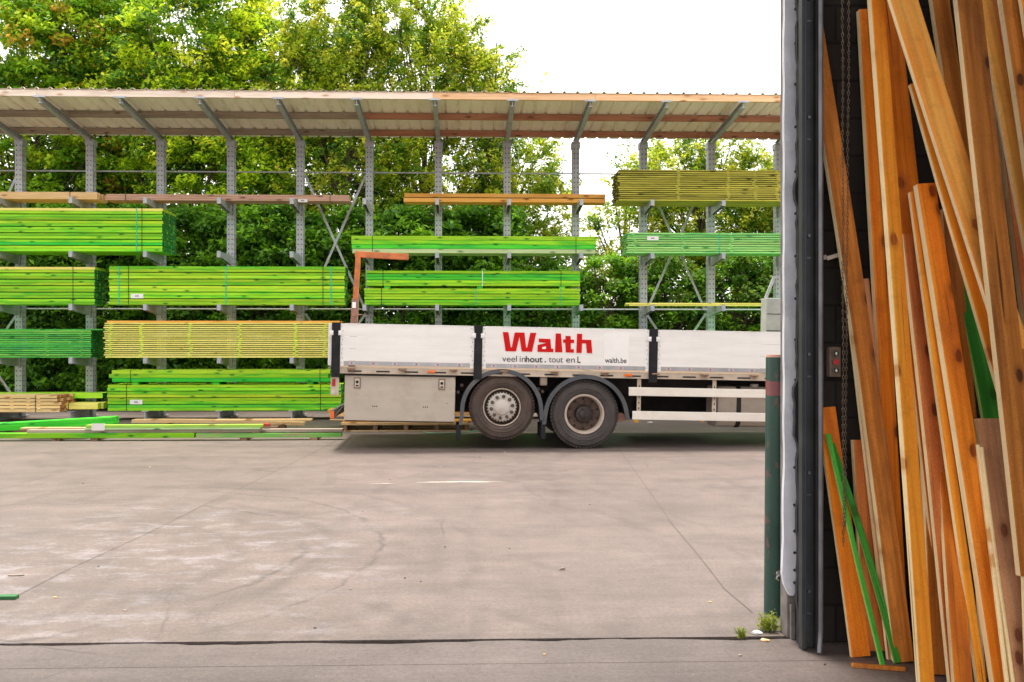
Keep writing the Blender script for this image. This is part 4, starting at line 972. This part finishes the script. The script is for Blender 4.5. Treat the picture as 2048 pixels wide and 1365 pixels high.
# guide channel
q = MB(); ys = DY
for (a_, c_, yo0, yo1) in ((1604,1611,.0,.05),(1611.2,1618,.022,.05),(1618.2,1633,.034,.05),(1633.2,1641,.006,.05)):
    xa = fp(a_,0,ys)[0]; xb = fp(c_,0,ys)[0]; q.box(xa, xb, yo0, yo1, .003, 4.6)
q.build('guide_channel', DOORG, fr, bevel=.002)
q = MB(); xa = fp(1613.5,0,ys)[0]; q.box(xa-.002, xa+.002, .014, .0215, .1, 4.5); q.build('cable', BLUE, fr)
q = MB()
for z in np.arange(.3, 4.4, .62): x = fp(1622.5,0,ys)[0]; q.cyl((x,.024,z),(x,.035,z),.009,8); q.box(x-.012,x+.012,.029,.0335,z-.12,z-.112)
q.build('guide_bolts', RIVET, fr)
q = MB(); xa = fp(1643,0,4.46)[0]; q.tube([(xa, -.03, 4.6),(xa,-.03,3),(xa,-.03,1.5),(xa,-.03,.12),(xa-.006,-.035,.05),(xa-.015,-.05,.004)], .0125, 14); q.build('guide_edge', DOORL, fr, smooth=True)
# bollard
bp = G(1553, 1235); bp.y = 5.12; bp.x = PX_(1557, 5.12)
bo = thing('bollard', (bp.x, bp.y, 0), 'tall green steel bollard with chipped paint and a reddish band beside the door frame', 'bollard')
q = MB(); q.cyl((-.012,0,0),(0,0,1.515),.072,32); q.build('bollard_tube', BOLL, bo, smooth=True)
q = MB(); q.cyl((0,0,1.515),(0,0,1.53),.073,32,.066); q.build('bollard_cap', RUSTD, bo, smooth=True)
# control box
cp = P(1663, 724, WY)
co = thing('door_control_box', (cp.x, WY, cp.z-.08), 'small door control box with three round buttons on the dark block wall', 'control box')
q = MB(); q.box(-.031,.031,-.05,-.001,0,.16); q.build('casing', BUTM, co, bevel=.006)
for k, mt in ((0,DKB),(1,REDB),(2,DKB)):
    z = .125-k*.045; q = MB(); q.cyl((0,-.06,z),(0,-.051,z),.016,18); bt = q.build('button', mt, co)
    q = MB(); q.lathe([(.015,-.060),(.019,-.060),(.019,-.0505),(.015,-.0505)],(0,0,z),20); q.build('button_ring', BUTM, bt)
    if k != 1:
        q = MB(); s_ = 1 if k == 0 else -1
        q.prism([(-.0075, z-s_*.001),(.0075, z-s_*.001),(0, z+s_*.009)] if s_>0 else [(.0075, z+.001),(-.0075, z+.001),(0, z-.009)], -.0625, -.0603); q.box(-.0025,.0025,-.0625,-.0603,z-.009 if s_>0 else z+.0012, z-.0012 if s_>0 else z+.009)
        q.build('arrow', PANELW, bt)
# small bracket on the wall
p_ = P(1660, 517, WY); q = MB(); q.beam((p_.x-.03,WY-.03,p_.z-.005),(p_.x+.025,WY-.05,p_.z+.012),.03,.022); q.box(p_.x-.04,p_.x-.03,WY-.03,WY-.001,p_.z-.01,p_.z+.015); tag(q.build('pipe_clip', BEIGE, bevel=.002), 'pale metal clip on the block wall beside the chain', 'clip')
# chain: two hanging runs of links
def chain_run(px0, px1, y_end, Y, knot=False):
    q = MB(); xt = P(px0,0,Y).x; xb_ = P(px1,y_end,Y).x; zt_ = 3.6; zb_ = P(px1,y_end,Y).z; z = zt_; i = 0
    while z > zb_:
        t = (zt_-z)/(zt_-zb_); x = xt+(xb_-xt)*t + .0015*math.sin(z*9)
        pts = []
        for k in range(9):
            a = 2*math.pi*k/8; w_, h_ = .0062*math.cos(a), .0125*math.sin(a)
            pts.append((x + (w_ if i % 2 == 0 else w_*.45), Y + (w_*.45 if i % 2 == 0 else w_), z+h_))
        q.tube(pts, .0021, 5); z -= .0205; i += 1
    return q
ch = thing('door_chain', (P(1692,0,4.35).x, 4.35, 1.0), 'thin brass hoisting chain hanging in two strands before the dark wall', 'chain')
c1 = chain_run(1685,1687,1095,4.35); c1.build('chain_strand', CHAINM, ch, off=ch.location, smooth=True)
c2 = chain_run(1699,1690,1060,4.37); c2.build('chain_strand', CHAINM, ch, off=ch.location, smooth=True)

# ================================================================== LEANING PLANKS
GP = 'planks leaning beside the doorway'
def plank(label, xt, yt, xb, yb, wpx, Yt, Yb, m, th=.042, twist=0, bow=0, bowx=0, cat='plank', name='leaning_plank', nseg=14, edge=None):
    """axis from the bottom (xb,yb at depth Yb) up to the top (xt,yt at depth Yt)"""
    a = P(xb, yb, Yb); c = P(xt, yt, Yt)
    if a.z < 0.004:
        t = (0.004-a.z)/(c.z-a.z); a = a + (c-a)*t
    elif yb >= 1365:                   # carry on down to the floor
        t = (a.z-.004)/(c.z-a.z); a = a - (c-a)*t
    if yt <= 0: c = c + (c-a).normalized()*random.Random(int(xt)).uniform(.10,.5)
    ln = (c-a).length; wd = wpx/F*(Yt+Yb)/2
    ez = (c-a).normalized(); ey = Vector((0,1,0)); ex = ey.cross(ez).normalized(); ey = ez.cross(ex).normalized()
    if twist: rm = Matrix.Rotation(R(twist), 3, ez); ex = rm @ ex; ey = rm @ ey
    ch = .0035; q = MB(); rr = random.Random(int(xt*3+xb)); p1, p2 = rr.uniform(0,6), rr.uniform(0,6)
    prof = [(-wd/2+ch,-th/2),(wd/2-ch,-th/2),(wd/2,-th/2+ch),(wd/2,th/2-ch),(wd/2-ch,th/2),(-wd/2+ch,th/2),(-wd/2,th/2-ch),(-wd/2,-th/2+ch)]
    for i in range(nseg+1):
        t = i/nseg; z = ln*t; bx = bowx*math.sin(math.pi*t) + .0018*math.sin(5*t+p1); by = bow*math.sin(math.pi*t) + .002*math.sin(4*t+p2)
        tw = .05*math.sin(2.2*t+p1)
        for (x, y) in prof: q.v.append((x*math.cos(tw)-y*math.sin(tw)+bx, x*math.sin(tw)+y*math.cos(tw)+by, z))
    for i in range(nseg):
        k = 8*i
        for j in range(8): q.f.append((k+j, k+(j+1)%8, k+8+(j+1)%8, k+8+j))
    q.f.append(tuple(reversed(range(8)))); q.f.append(tuple(8*nseg+j for j in range(8)))
    o = q.build(name, m, ends=LIT_EDGE_G if m is PL_GN else SAW); M = Matrix((ex, ey, ez)).transposed().to_4x4(); M.translation = a; o.matrix_world = M
    return tag(o, label, cat, GP)
B1, B2, B3, B4 = 4.52, 4.42, 4.32, 4.22   # depth tiers of the tops, nearest the wall first
plank('narrow reddish brown plank leaning behind the chain, slipping behind the door guide at its top', 1624,40, 1806,1325, 38, 4.585,4.33, PL_BR, bowx=.02)
plank('broad greyish plank behind the chain, its foot beside the green battens', 1712,560, 1800,1328, 50, 4.56,4.36, PL_GY, th=.03)
plank('dark orange plank top ending just below the picture top, left of the tall yellow batten', 1730,22, 1800,1300, 30, 4.56,4.45, PL_OR)
plank('thin dark orange strip standing almost upright behind the tall yellow batten', 1745,200, 1775,1290, 18, 4.57,4.5, PL_BR)
plank('short brown plank standing low behind the green battens, cut flat on top', 1724,880, 1748,1300, 42, 4.52,4.42, PL_RD)
plank('orange plank furthest left, low beside the door guide, foot by the floor batten', 1652,815, 1722,1325, 38, 4.57,4.40, PL_OR, th=.03)
plank('thin green batten with a pale left edge and a yellow scuff near its foot', 1655,868, 1768,1345, 9, 4.50,4.24, PL_GN, th=.022, name='green_batten', cat='batten')
plank('thin dark green batten crossing behind the pale edged green one', 1662,888, 1797,1332, 13, 4.52,4.31, PL_GN, th=.02, name='green_batten', cat='batten', bowx=.015)
plank('dark brown plank behind, between the tall yellow batten and the red plank, foot in shade', 1848,700, 1878,1355, 34, 4.5,4.15, PL_BR)
plank('wide orange plank with a round dark knot near its top, behind the tall yellow batten', 1768,0, 1900,1200, 54, 4.5,4.25, PL_OR, th=.03)
plank('tall yellow batten with a bright left edge standing almost straight in front of the others', 1752,0, 1851,1365, 29, 4.28,4.0, PL_YE, th=.045)
plank('dark brown plank high up, between the broad steep orange plank and the tall knotty one', 1878,0, 1985,700, 36, 4.5,4.32, PL_BR)
plank('red brown plank with pale left edge starting mid height, right of the tall yellow batten', 1822,470, 1918,1365, 40, 4.36,4.02, PL_RD, th=.036)
plank('slim orange lath running along the left of the big central plank', 1826,385, 1960,1365, 18, 4.30,3.95, PL_YE, th=.03)
plank('big central orange plank, flat cut top, bright left edge and cross knots', 1849,370, 2003,1365, 40, 4.26,3.90, PL_OR, th=.045)
plank('narrow orange plank with a square top, close along the left of the steepest plank', 1829,168, 2010,800, 23, 4.22,4.05, PL_YE, th=.03)
plank('second grooved lath just behind the narrow square topped plank', 1838,180, 2022,815, 20, 4.26,4.09, PL_OR, th=.03)
plank('broad light orange plank leaning steepest, from the top centre down behind the knotty brown plank', 1806,0, 2060,800, 56, 4.16,4.0, PL_PE, th=.032)
plank('dark green board glimpsed between the central plank and the steep broad plank', 1925,520, 1990,860, 46, 4.40,4.22, PL_GN, th=.03)
plank('deep brown plank in shade just right of the big central plank', 1895,420, 1985,1365, 30, 4.42,4.1, PL_BR)
plank('long knotty brown plank with a bright left edge, front most at upper right', 1936,0, 2062,1150, 54, 4.08,3.82, PL_BR, th=.04)
plank('pale peach plank between the knotty brown plank and the dark far right one', 1968,0, 2140,900, 30, 4.22,4.0, PL_PE, th=.03)
plank('dark walnut brown plank with a large knot at the top right corner', 2022,0, 2110,600, 50, 4.12,3.95, PL_BR, th=.04)
plank('bright yellow plank cut by the right edge of the picture at its top', 2058,0, 2130,500, 40, 4.06,3.9, PL_YE, th=.03)
plank('short orange plank with a square top, low in front of the red plank', 1886,870, 1925,1365, 36, 4.22,3.92, PL_OR, th=.035)
plank('olive stained stub standing low between the short square topped plank and the central plank', 1925,1120, 1945,1365, 34, 4.12,3.98, plain('olive_stained_wood',(.10,.10,.03),.7,0,.4,8))
plank('pinkish plank with a square top and white left edge, lower right', 1986,838, 2064,1365, 76, 4.10,3.82, PL_GY, th=.03)
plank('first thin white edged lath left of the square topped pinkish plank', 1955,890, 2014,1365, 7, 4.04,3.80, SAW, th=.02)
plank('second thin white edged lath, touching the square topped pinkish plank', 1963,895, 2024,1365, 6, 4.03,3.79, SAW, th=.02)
plank('brown plank with a black knot cut by the lower right edge of the picture', 2055,700, 2085,1365, 60, 3.95,3.75, PL_BR, th=.04)
plank('tall shadowed plank leaning deep behind the peach plank at right', 1990,0, 2110,1000, 50, 4.5,4.3, PL_RD)
plank('shadowed plank deep behind the central plank and the red plank', 1790,300, 1900,1300, 30, 4.55,4.4, PL_BR)
bt = board('floor_batten', G(1704,1336), G(1812,1344), .02, .02, PL_BR, 'thin brown batten lying on the floor under the feet of the green battens', 'batten')

# ================================================================== FOLIAGE
def leaf_mesh(name, cen, size, col, parent, m=LEAF, droop=.25, aspect=.55):
    n = len(cen)
    nrm = rng.normal(0, 1, (n,3)); nrm[:,2] = np.abs(nrm[:,2])+.55; nrm[:,1] -= .25; nrm /= np.linalg.norm(nrm, axis=1)[:,None]
    d = rng.normal(0, 1, (n,3)); d[:,2] -= droop; d -= (d*nrm).sum(1)[:,None]*nrm; d /= np.linalg.norm(d, axis=1)[:,None]
    s = np.cross(nrm, d); sz = size*rng.uniform(.5, 1.4, n)[:,None]
    A = cen - d*sz*.5; Bv = cen - s*sz*aspect*.5 + nrm*sz*.06; Cv = cen + d*sz*.55 - nrm*sz*.12; Dv = cen + s*sz*aspect*.5 + nrm*sz*.06
    v = np.stack([A,Bv,Cv,Dv], 1).reshape(-1,3)
    me = bpy.data.meshes.new(name); me.vertices.add(4*n); me.vertices.foreach_set('co', v.astype(np.float32).ravel())
    me.loops.add(4*n); me.loops.foreach_set('vertex_index', np.arange(4*n, dtype=np.int32))
    me.polygons.add(n); me.polygons.foreach_set('loop_start', np.arange(0,4*n,4,dtype=np.int32)); me.polygons.foreach_set('loop_total', np.full(n,4,dtype=np.int32))
    me.update(calc_edges=True)
    at = me.color_attributes.new('tint','FLOAT_COLOR','POINT'); cc = np.ones((4*n,4), np.float32); cc[:,:3] = np.repeat(col, 4, 0); at.data.foreach_set('color', cc.ravel())
    me.materials.append(m); o = bpy.data.objects.new(name, me); COL.objects.link(o)
    if parent: o.parent = parent
    return o
def tree(px, Y, lobes, nclump, per, size, pal, label, group='trees behind the rack', cr_=.42, zmin=.6, name='broadleaf_tree', trunkr=.13, spray=0.0):
    per = int(per*1.9); size *= .74
    base = Vector((P2(px, Y), Y, 0)); t = thing(name, base, label, 'tree', group)
    cs = []; w_ = np.array([rx*rz for (_,_,rx,_,rz) in lobes], float); w_ /= w_.sum()
    W = []
    for (lx, ly, rx, ry, rz), ww in zip(lobes, w_):
        c = P(lx, ly, Y); k = int(nclump*ww)+1
        dd = rng.normal(0,1,(k,3)); dd /= np.linalg.norm(dd,axis=1)[:,None]; rad = rng.uniform(.35,1,(k,1))**.45
        W.append(np.array([c.x,c.y,c.z]) + dd*rad*np.array([rx,ry,rz]))
    cc = np.concatenate(W); cc = cc[cc[:,2] > zmin]
    n = len(cc)*per
    rep = np.repeat(cc, per, 0); rs = np.repeat(rng.uniform(.55,1.35,(len(cc),1)), per, 0)
    dv = rng.normal(0,1,(n,3)); dv /= np.linalg.norm(dv,axis=1)[:,None]; dv *= rng.uniform(0,1,(n,1))**.5
    dv *= np.array([1,1,.62])*cr_*rs
    if spray:                          # leaves strung along upward twigs
        tw = np.repeat(rng.normal(0,1,(len(cc),3))*np.array([.7,.5,.3])+np.array([.1,-.2,.75]), per, 0); s_ = rng.uniform(-.5,1,(n,1))
        dv = dv*.45 + tw*s_*spray*rs
    cen = rep + dv; cen[:,2] = np.maximum(cen[:,2], .1)
    pal = np.array(pal); ci = np.repeat(rng.choice(len(pal), len(cc), p=None), per); ci2 = rng.integers(0, len(pal), n)
    ci = np.where(rng.random(n) < .7, ci, ci2); col = pal[ci]*rng.uniform(.75,1.25,(n,1))
    o = leaf_mesh('crown', cen - np.array(base[:]), size, col, t)
    # trunk and limbs
    q = MB(); top = max(P(lx,ly,Y).z for (lx,ly,*_) in lobes)
    pts = [Vector((0,0,0)), Vector((.1,.05,top*.3)), Vector((-.05,.1,top*.6)), Vector((.05,0,top))]
    for i in range(3): q.cyl(pts[i], pts[i+1], trunkr*(1-.28*i), 10, trunkr*(1-.28*(i+1)), cap=(i in (0,2)))
    rr = random.Random(int(px)); 
    for c in cc[::max(1, len(cc)//45)]:
        tgt = Vector(c) - base; h = max(.4, min(top*.85, tgt.z*.65)); st = Vector((0,0,h)); mid = (st+tgt)/2 + Vector((0,0,-.12))
        q.cyl(st, mid, .04, 6, .026, cap=False); q.cyl(mid, tgt, .026, 6, .008, cap=False)
    q.build('trunk', BARK, t, smooth=True); return t
YGp = [(0.401, 0.587, 0.016), (0.524, 0.663, 0.025), (0.674, 0.739, 0.049), (0.276, 0.459, 0.016), (0.164, 0.319, 0.016), (0.054, 0.162, 0.014), (0.09, 0.216, 0.018)]
MAP = [(0.195, 0.398, 0.013), (0.304, 0.486, 0.021), (0.109, 0.264, 0.013), (0.39, 0.508, 0.021), (0.141, 0.332, 0.016), (0.237, 0.442, 0.021), (0.325, 0.464, 0.021), (0.195, 0.398, 0.013), (0.304, 0.486, 0.021), (0.109, 0.264, 0.013), (0.39, 0.508, 0.021), (0.141, 0.332, 0.016), (0.237, 0.442, 0.021), (0.325, 0.464, 0.021), (0.484, 0.323, 0.04), (0.054, 0.162, 0.014), (0.09, 0.216, 0.018)]
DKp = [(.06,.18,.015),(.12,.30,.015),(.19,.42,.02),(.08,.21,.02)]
HB = [(0.362, 0.46, 0.022), (0.475, 0.541, 0.034), (0.27, 0.38, 0.017), (0.587, 0.599, 0.067), (0.169, 0.276, 0.017), (0.054, 0.162, 0.014), (0.09, 0.216, 0.018)]
Y1 = 24.0
tree(40, Y1, [(20,120,2.0,1.8,2.2),(60,300,2.4,1.6,2.4),(130,60,1.5,1.5,1.6),(0,480,2.3,1.5,2)], 620, 62, .19, MAP, 'maple with orange seed clusters at far left behind the rack', name='maple_tree')
tree(230, Y1+.8, [(200,60,1.7,1.5,2.4),(240,260,1.9,1.6,2.4),(160,420,1.8,1.4,2)], 520, 60, .17, MAP, 'maple reaching above the picture, second tree from the left', name='maple_tree')
tree(400, Y1, [(370,95,2.2,1.7,1.9),(330,230,2.0,1.6,2.0),(430,350,2.2,1.5,2.2)], 600, 62, .17, YGp, 'bright yellow green oak-like tree third from the left', name='broadleaf_tree')
tree(545, Y1+.6, [(470,50,1.1,1.4,1.8),(560,180,2.0,1.5,2.0),(560,370,2.1,1.5,2.0)], 520, 60, .15, YGp, 'slender yellow green tree right of the bright oak-like one')
tree(690, Y1, [(660,70,1.6,1.4,1.5),(640,200,1.8,1.6,1.8),(700,360,2.2,1.6,2.2)], 620, 62, .13, HB, 'hornbeam with airy twigs behind the crossing braces', name='hornbeam_tree', spray=.45)
tree(850, Y1+.3, [(790,60,1.5,1.4,1.3),(860,170,2.0,1.6,1.7),(860,340,2.4,1.6,2.3)], 700, 62, .125, HB, 'hornbeam topping out at the upper middle of the picture', name='hornbeam_tree', spray=.45)
tree(990, Y1, [(905,85,.85,1.0,1.1),(945,170,1.2,1.2,1.1),(985,215,.9,1.0,.7),(1010,345,1.6,1.4,1.2),(1040,440,1.6,1.4,1.5),(1000,540,2.0,1.4,1.5)], 620, 55, .125, HB, 'last hornbeam of the left group, its twigs against the white sky', name='hornbeam_tree', spray=.5)
tree(1250, Y1, [(1300,380,1.1,1.1,1.3),(1240,480,1.1,1.0,1.0),(1230,600,1.4,1.2,1.4),(1180,620,1.2,1.0,1.2)], 270, 42, .12, HB, 'loose young tree at the right side of the sky gap', name='hornbeam_tree', spray=.45, cr_=.4)
tree(1400, Y1+.4, [(1340,370,1.5,1.3,1.2),(1425,300,1.0,1.1,1.3),(1420,450,1.8,1.3,1.5),(1400,580,2.0,1.3,1.6)], 480, 48, .13, HB, 'pale yellow green tree above the olive pack', name='hornbeam_tree', spray=.4)
tree(1540, Y1, [(1530,390,1.3,1.2,1.2),(1540,520,1.8,1.3,1.8),(1620,400,1.6,1.3,1.6)], 420, 46, .13, HB, 'tree beside the white flashing at the right end of the rack', name='hornbeam_tree', spray=.4)
# shaded understorey shrubs in a row behind the rack
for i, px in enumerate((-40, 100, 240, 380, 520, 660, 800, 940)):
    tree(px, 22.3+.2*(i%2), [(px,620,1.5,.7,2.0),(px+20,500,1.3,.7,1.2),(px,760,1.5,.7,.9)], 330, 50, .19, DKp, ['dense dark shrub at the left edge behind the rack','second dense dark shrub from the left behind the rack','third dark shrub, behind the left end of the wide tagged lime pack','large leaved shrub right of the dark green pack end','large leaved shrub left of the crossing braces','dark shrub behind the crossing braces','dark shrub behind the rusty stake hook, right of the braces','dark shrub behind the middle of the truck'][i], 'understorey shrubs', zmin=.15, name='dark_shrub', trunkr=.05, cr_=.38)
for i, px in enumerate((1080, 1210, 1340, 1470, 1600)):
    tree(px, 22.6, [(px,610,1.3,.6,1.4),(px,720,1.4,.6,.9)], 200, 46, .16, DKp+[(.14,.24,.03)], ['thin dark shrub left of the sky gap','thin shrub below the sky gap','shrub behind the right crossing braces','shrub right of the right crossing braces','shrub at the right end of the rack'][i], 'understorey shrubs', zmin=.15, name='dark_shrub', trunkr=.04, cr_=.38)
# weeds and litter at the foot of the bollard
wp = G(1541, 1262)
def weed(px, py, n, s_, label):
    base = G(px, py); t = thing('weed', base, label, 'weed', 'weeds at the doorway')
    n_ = n; a = rng.uniform(0, 6.28, n_); kq = rng.integers(0,9,n_); ca = rng.uniform(0,6.28,9); cr0 = rng.uniform(.1,1.0,9)*s_; a = ca[kq]+rng.normal(0,.25,n_); r_ = np.abs(cr0[kq]*rng.uniform(.3,1.15,n_)); hk = rng.uniform(.3,1.9,9)*s_; h = hk[kq]*rng.uniform(0,1,n_)*(.4+.6*r_/s_)
    cen = np.stack([r_*np.cos(a), r_*np.sin(a)*.5, h+.006], 1); pal = np.array([(.28,.36,.03),(.20,.30,.03),(.36,.38,.05)])
    leaf_mesh('leaves', cen, .017, pal[rng.integers(0,3,n_)], t, aspect=.35)
    q = MB()
    for i in range(14):
        aa = random.uniform(0,6.28); q.tube([(0,0,0),(math.cos(aa)*s_*.4,math.sin(aa)*s_*.2,s_*.5),(math.cos(aa)*s_*.9,math.sin(aa)*s_*.4,s_*random.uniform(.7,1.5))], .0016, 4)
    q.build('stems', plain('weed_stem',(.2,.26,.06),.7) if 'weed_stem' not in bpy.data.materials else bpy.data.materials['weed_stem'], t)
weed(1541, 1262, 900, .07, 'green yellow weed tuft growing at the foot of the bollard')
weed(1482, 1277, 220, .045, 'small flat weed in the joint left of the bollard tuft')
def scrap(px, py, sx, sy, m, label, name='litter', h=.006, seed=1):
    p = G(px, py); r = random.Random(seed); q = MB(); n = 7; pts = []
    for i in range(n): a = 2*math.pi*i/n; pts.append((sx*r.uniform(.6,1.1)*math.cos(a), sy*r.uniform(.6,1.1)*math.sin(a), h*r.uniform(.3,1.6)))
    k = n; q.v = pts + [(x*.96, y*.96, .0005) for x, y, z in pts] + [(0,0,h*1.6)]
    for i in range(n): j = (i+1)%n; q.f += [(i, j, 2*n), (i, k+i, k+j, j)]
    q.f.append(tuple(k+i for i in reversed(range(n)))); o = q.build(name, m, loc=(p.x,p.y,.001)); return tag(o, label, name.replace('_',' '))
scrap(1513,1268,.034,.02,PANELW,'crumpled white plastic scrap beside the weeds near the bollard',seed=2,h=.012)
scrap(1530,1282,.035,.02,PALEW,'pale wood chip at the foot of the door frame',seed=4,name='wood_chip')
scrap(32,1152,.06,.022,GREYW,'brown bark flake on the concrete near the left edge',seed=6,name='bark_flake')
scrap(1124,1140,.03,.015,GREYW,'curled dry leaf lying on the yard concrete in front of the truck',seed=7,name='dry_leaf',h=.01)
scrap(110,1196,.016,.012,PALEW,'tiny pale splinter on the concrete at left',seed=9,name='wood_chip')
board('green_offcut', G(-60,1201), G(31,1200), .05, .022, plain('dull_green_dye',(.03,.16,.05),.7), 'short green offcut sticking into the picture at the left edge', 'offcut')
STONE = plain('dark_pebble',(.04,.035,.03),.8)
rs = random.Random(12)
PEB = [((843,902),'tiny dark pebble in front of the toolbox shadow'),((960,915),'tiny pebble in front of the lifted wheel'),((780,960),'tiny pebble left of the white plaster streak'),((1019,1098),'pebble furthest right of the small group in mid yard'),
 ((890,1095),'pebble at the upper left of the small group in mid yard'),((841,1164),'larger of two pebbles lying side by side in mid yard'),((810,1157),'left one of two pebbles lying side by side in mid yard'),((197,1134),'pebble on the pale scuffed concrete at left'),
 ((166,968),'tiny pebble on the far yard at left, below the loose boards'),((630,1257),'pebble nearest to the dark threshold joint'),((725,1024),'tiny pebble alone on the yard below the white streak'),((1650,1330),'pebble on the threshold at the foot of the door guide')]
for i, ((px, py), plab) in enumerate(PEB):
    p = G(px, py); q = MB(); r_ = rs.uniform(.004,.0075)
    n = 7
    for ring, (rr_, hh) in enumerate(((1,.0),(1.1,.35),(.6,.8))):
        for k in range(n): a = 2*math.pi*k/n; e = rs.uniform(.8,1.2); q.v.append((r_*rr_*e*math.cos(a)*1.3, r_*rr_*e*math.sin(a), r_*hh))
    for g_ in range(2):
        for k in range(n): j=(k+1)%n; q.f.append((g_*n+k, g_*n+j, (g_+1)*n+j, (g_+1)*n+k))
    q.f.append(tuple(2*n+k for k in range(n)))
    tag(q.build('pebble', STONE, loc=(p.x,p.y,.001)), plab, 'pebble', 'pebbles scattered on the concrete')
# foil scrap hooked on the flashing
p_ = P(1558,1150,4.9); q = MB(); r = random.Random(3)
for i in range(12): q.v.append((r.uniform(-.018,.018), r.uniform(-.012,.012), r.uniform(-.045,.03)))
for i in range(10): q.f.append((i,i+1,i+2))
tag(q.build('foil_scrap', plain('crumpled_foil',(.5,.5,.5),.25,.8), loc=p_), 'crumpled silver foil stuck between bollard and door frame', 'foil')
# dense back hedge closing the lower gaps
def hedge(name, p0, p1, Y, h, n, size, pal, label):
    a = P2(p0, Y); c = P2(p1, Y); t = thing(name, ((a+c)/2, Y, 0), label, 'hedge')
    L_ = c-a; x = rng.uniform(-L_/2, L_/2, n); hh = h*(1+.12*np.sin(x*1.3)+.08*np.sin(x*3.1))
    cen = np.stack([x, rng.normal(0,.45,n), rng.uniform(.02,1,n)*hh], 1); pal = np.array(pal)
    leaf_mesh('foliage', cen, size, pal[rng.integers(0,len(pal),n)]*rng.uniform(.7,1.2,(n,1)), t)
    q = MB()
    for i in range(int(L_/.45)):
        xx = -L_/2+.2+i*.45; q.cyl((xx,0,0),(xx+random.uniform(-.2,.2),random.uniform(-.2,.2),h*.9),.03,6,.01)
    q.build('stems', BARK, t)
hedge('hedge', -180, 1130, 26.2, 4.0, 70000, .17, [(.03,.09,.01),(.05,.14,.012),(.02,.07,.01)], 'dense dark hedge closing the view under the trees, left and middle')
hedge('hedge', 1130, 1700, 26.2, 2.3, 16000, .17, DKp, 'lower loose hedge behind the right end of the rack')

scrap(1300,846,.06,.02,PANELW,'torn white plastic beyond the truck, below the side guard',seed=11,h=.012)
scrap(1405,844,.05,.02,plain('orange_scrap',(.8,.35,.03),.6),'orange wood scrap beyond the truck below the side guard',seed=12,name='wood_chip',h=.012)
scrap(1440,845,.06,.02,PALEW,'pale wood chip beyond the truck beside the fuel tank',seed=13,name='wood_chip',h=.01)

rc = random.Random(77)
CH = [(1010,905,'pale chip in front of the gap between the rear wheels'),(880,935,'wood chip midway between the toolbox shadow and the plaster streak'),(560,905,'wood chip below the middle of the loose boards'),(300,935,'small chip below the left part of the loose boards'),(1330,960,'wood chip on the right of the faint right joint'),(1180,1010,'wood chip left of the faint right joint'),(1420,1205,'wood chip near the threshold joint by the bollard'),(700,1180,'pale chip in the near middle of the yard'),(250,1222,'pale chip near the threshold joint at left'),(1090,1310,'wood chip on the threshold apron'),(1480,1312,'wood chip on the threshold apron near the door frame')]
for i, (px, py, lb) in enumerate(CH):
    scrap(px,py,rc.uniform(.010,.022),rc.uniform(.005,.010),[PALEW,GREYW,GREYW][i%3],lb,name='wood_chip',seed=40+i,h=.004)
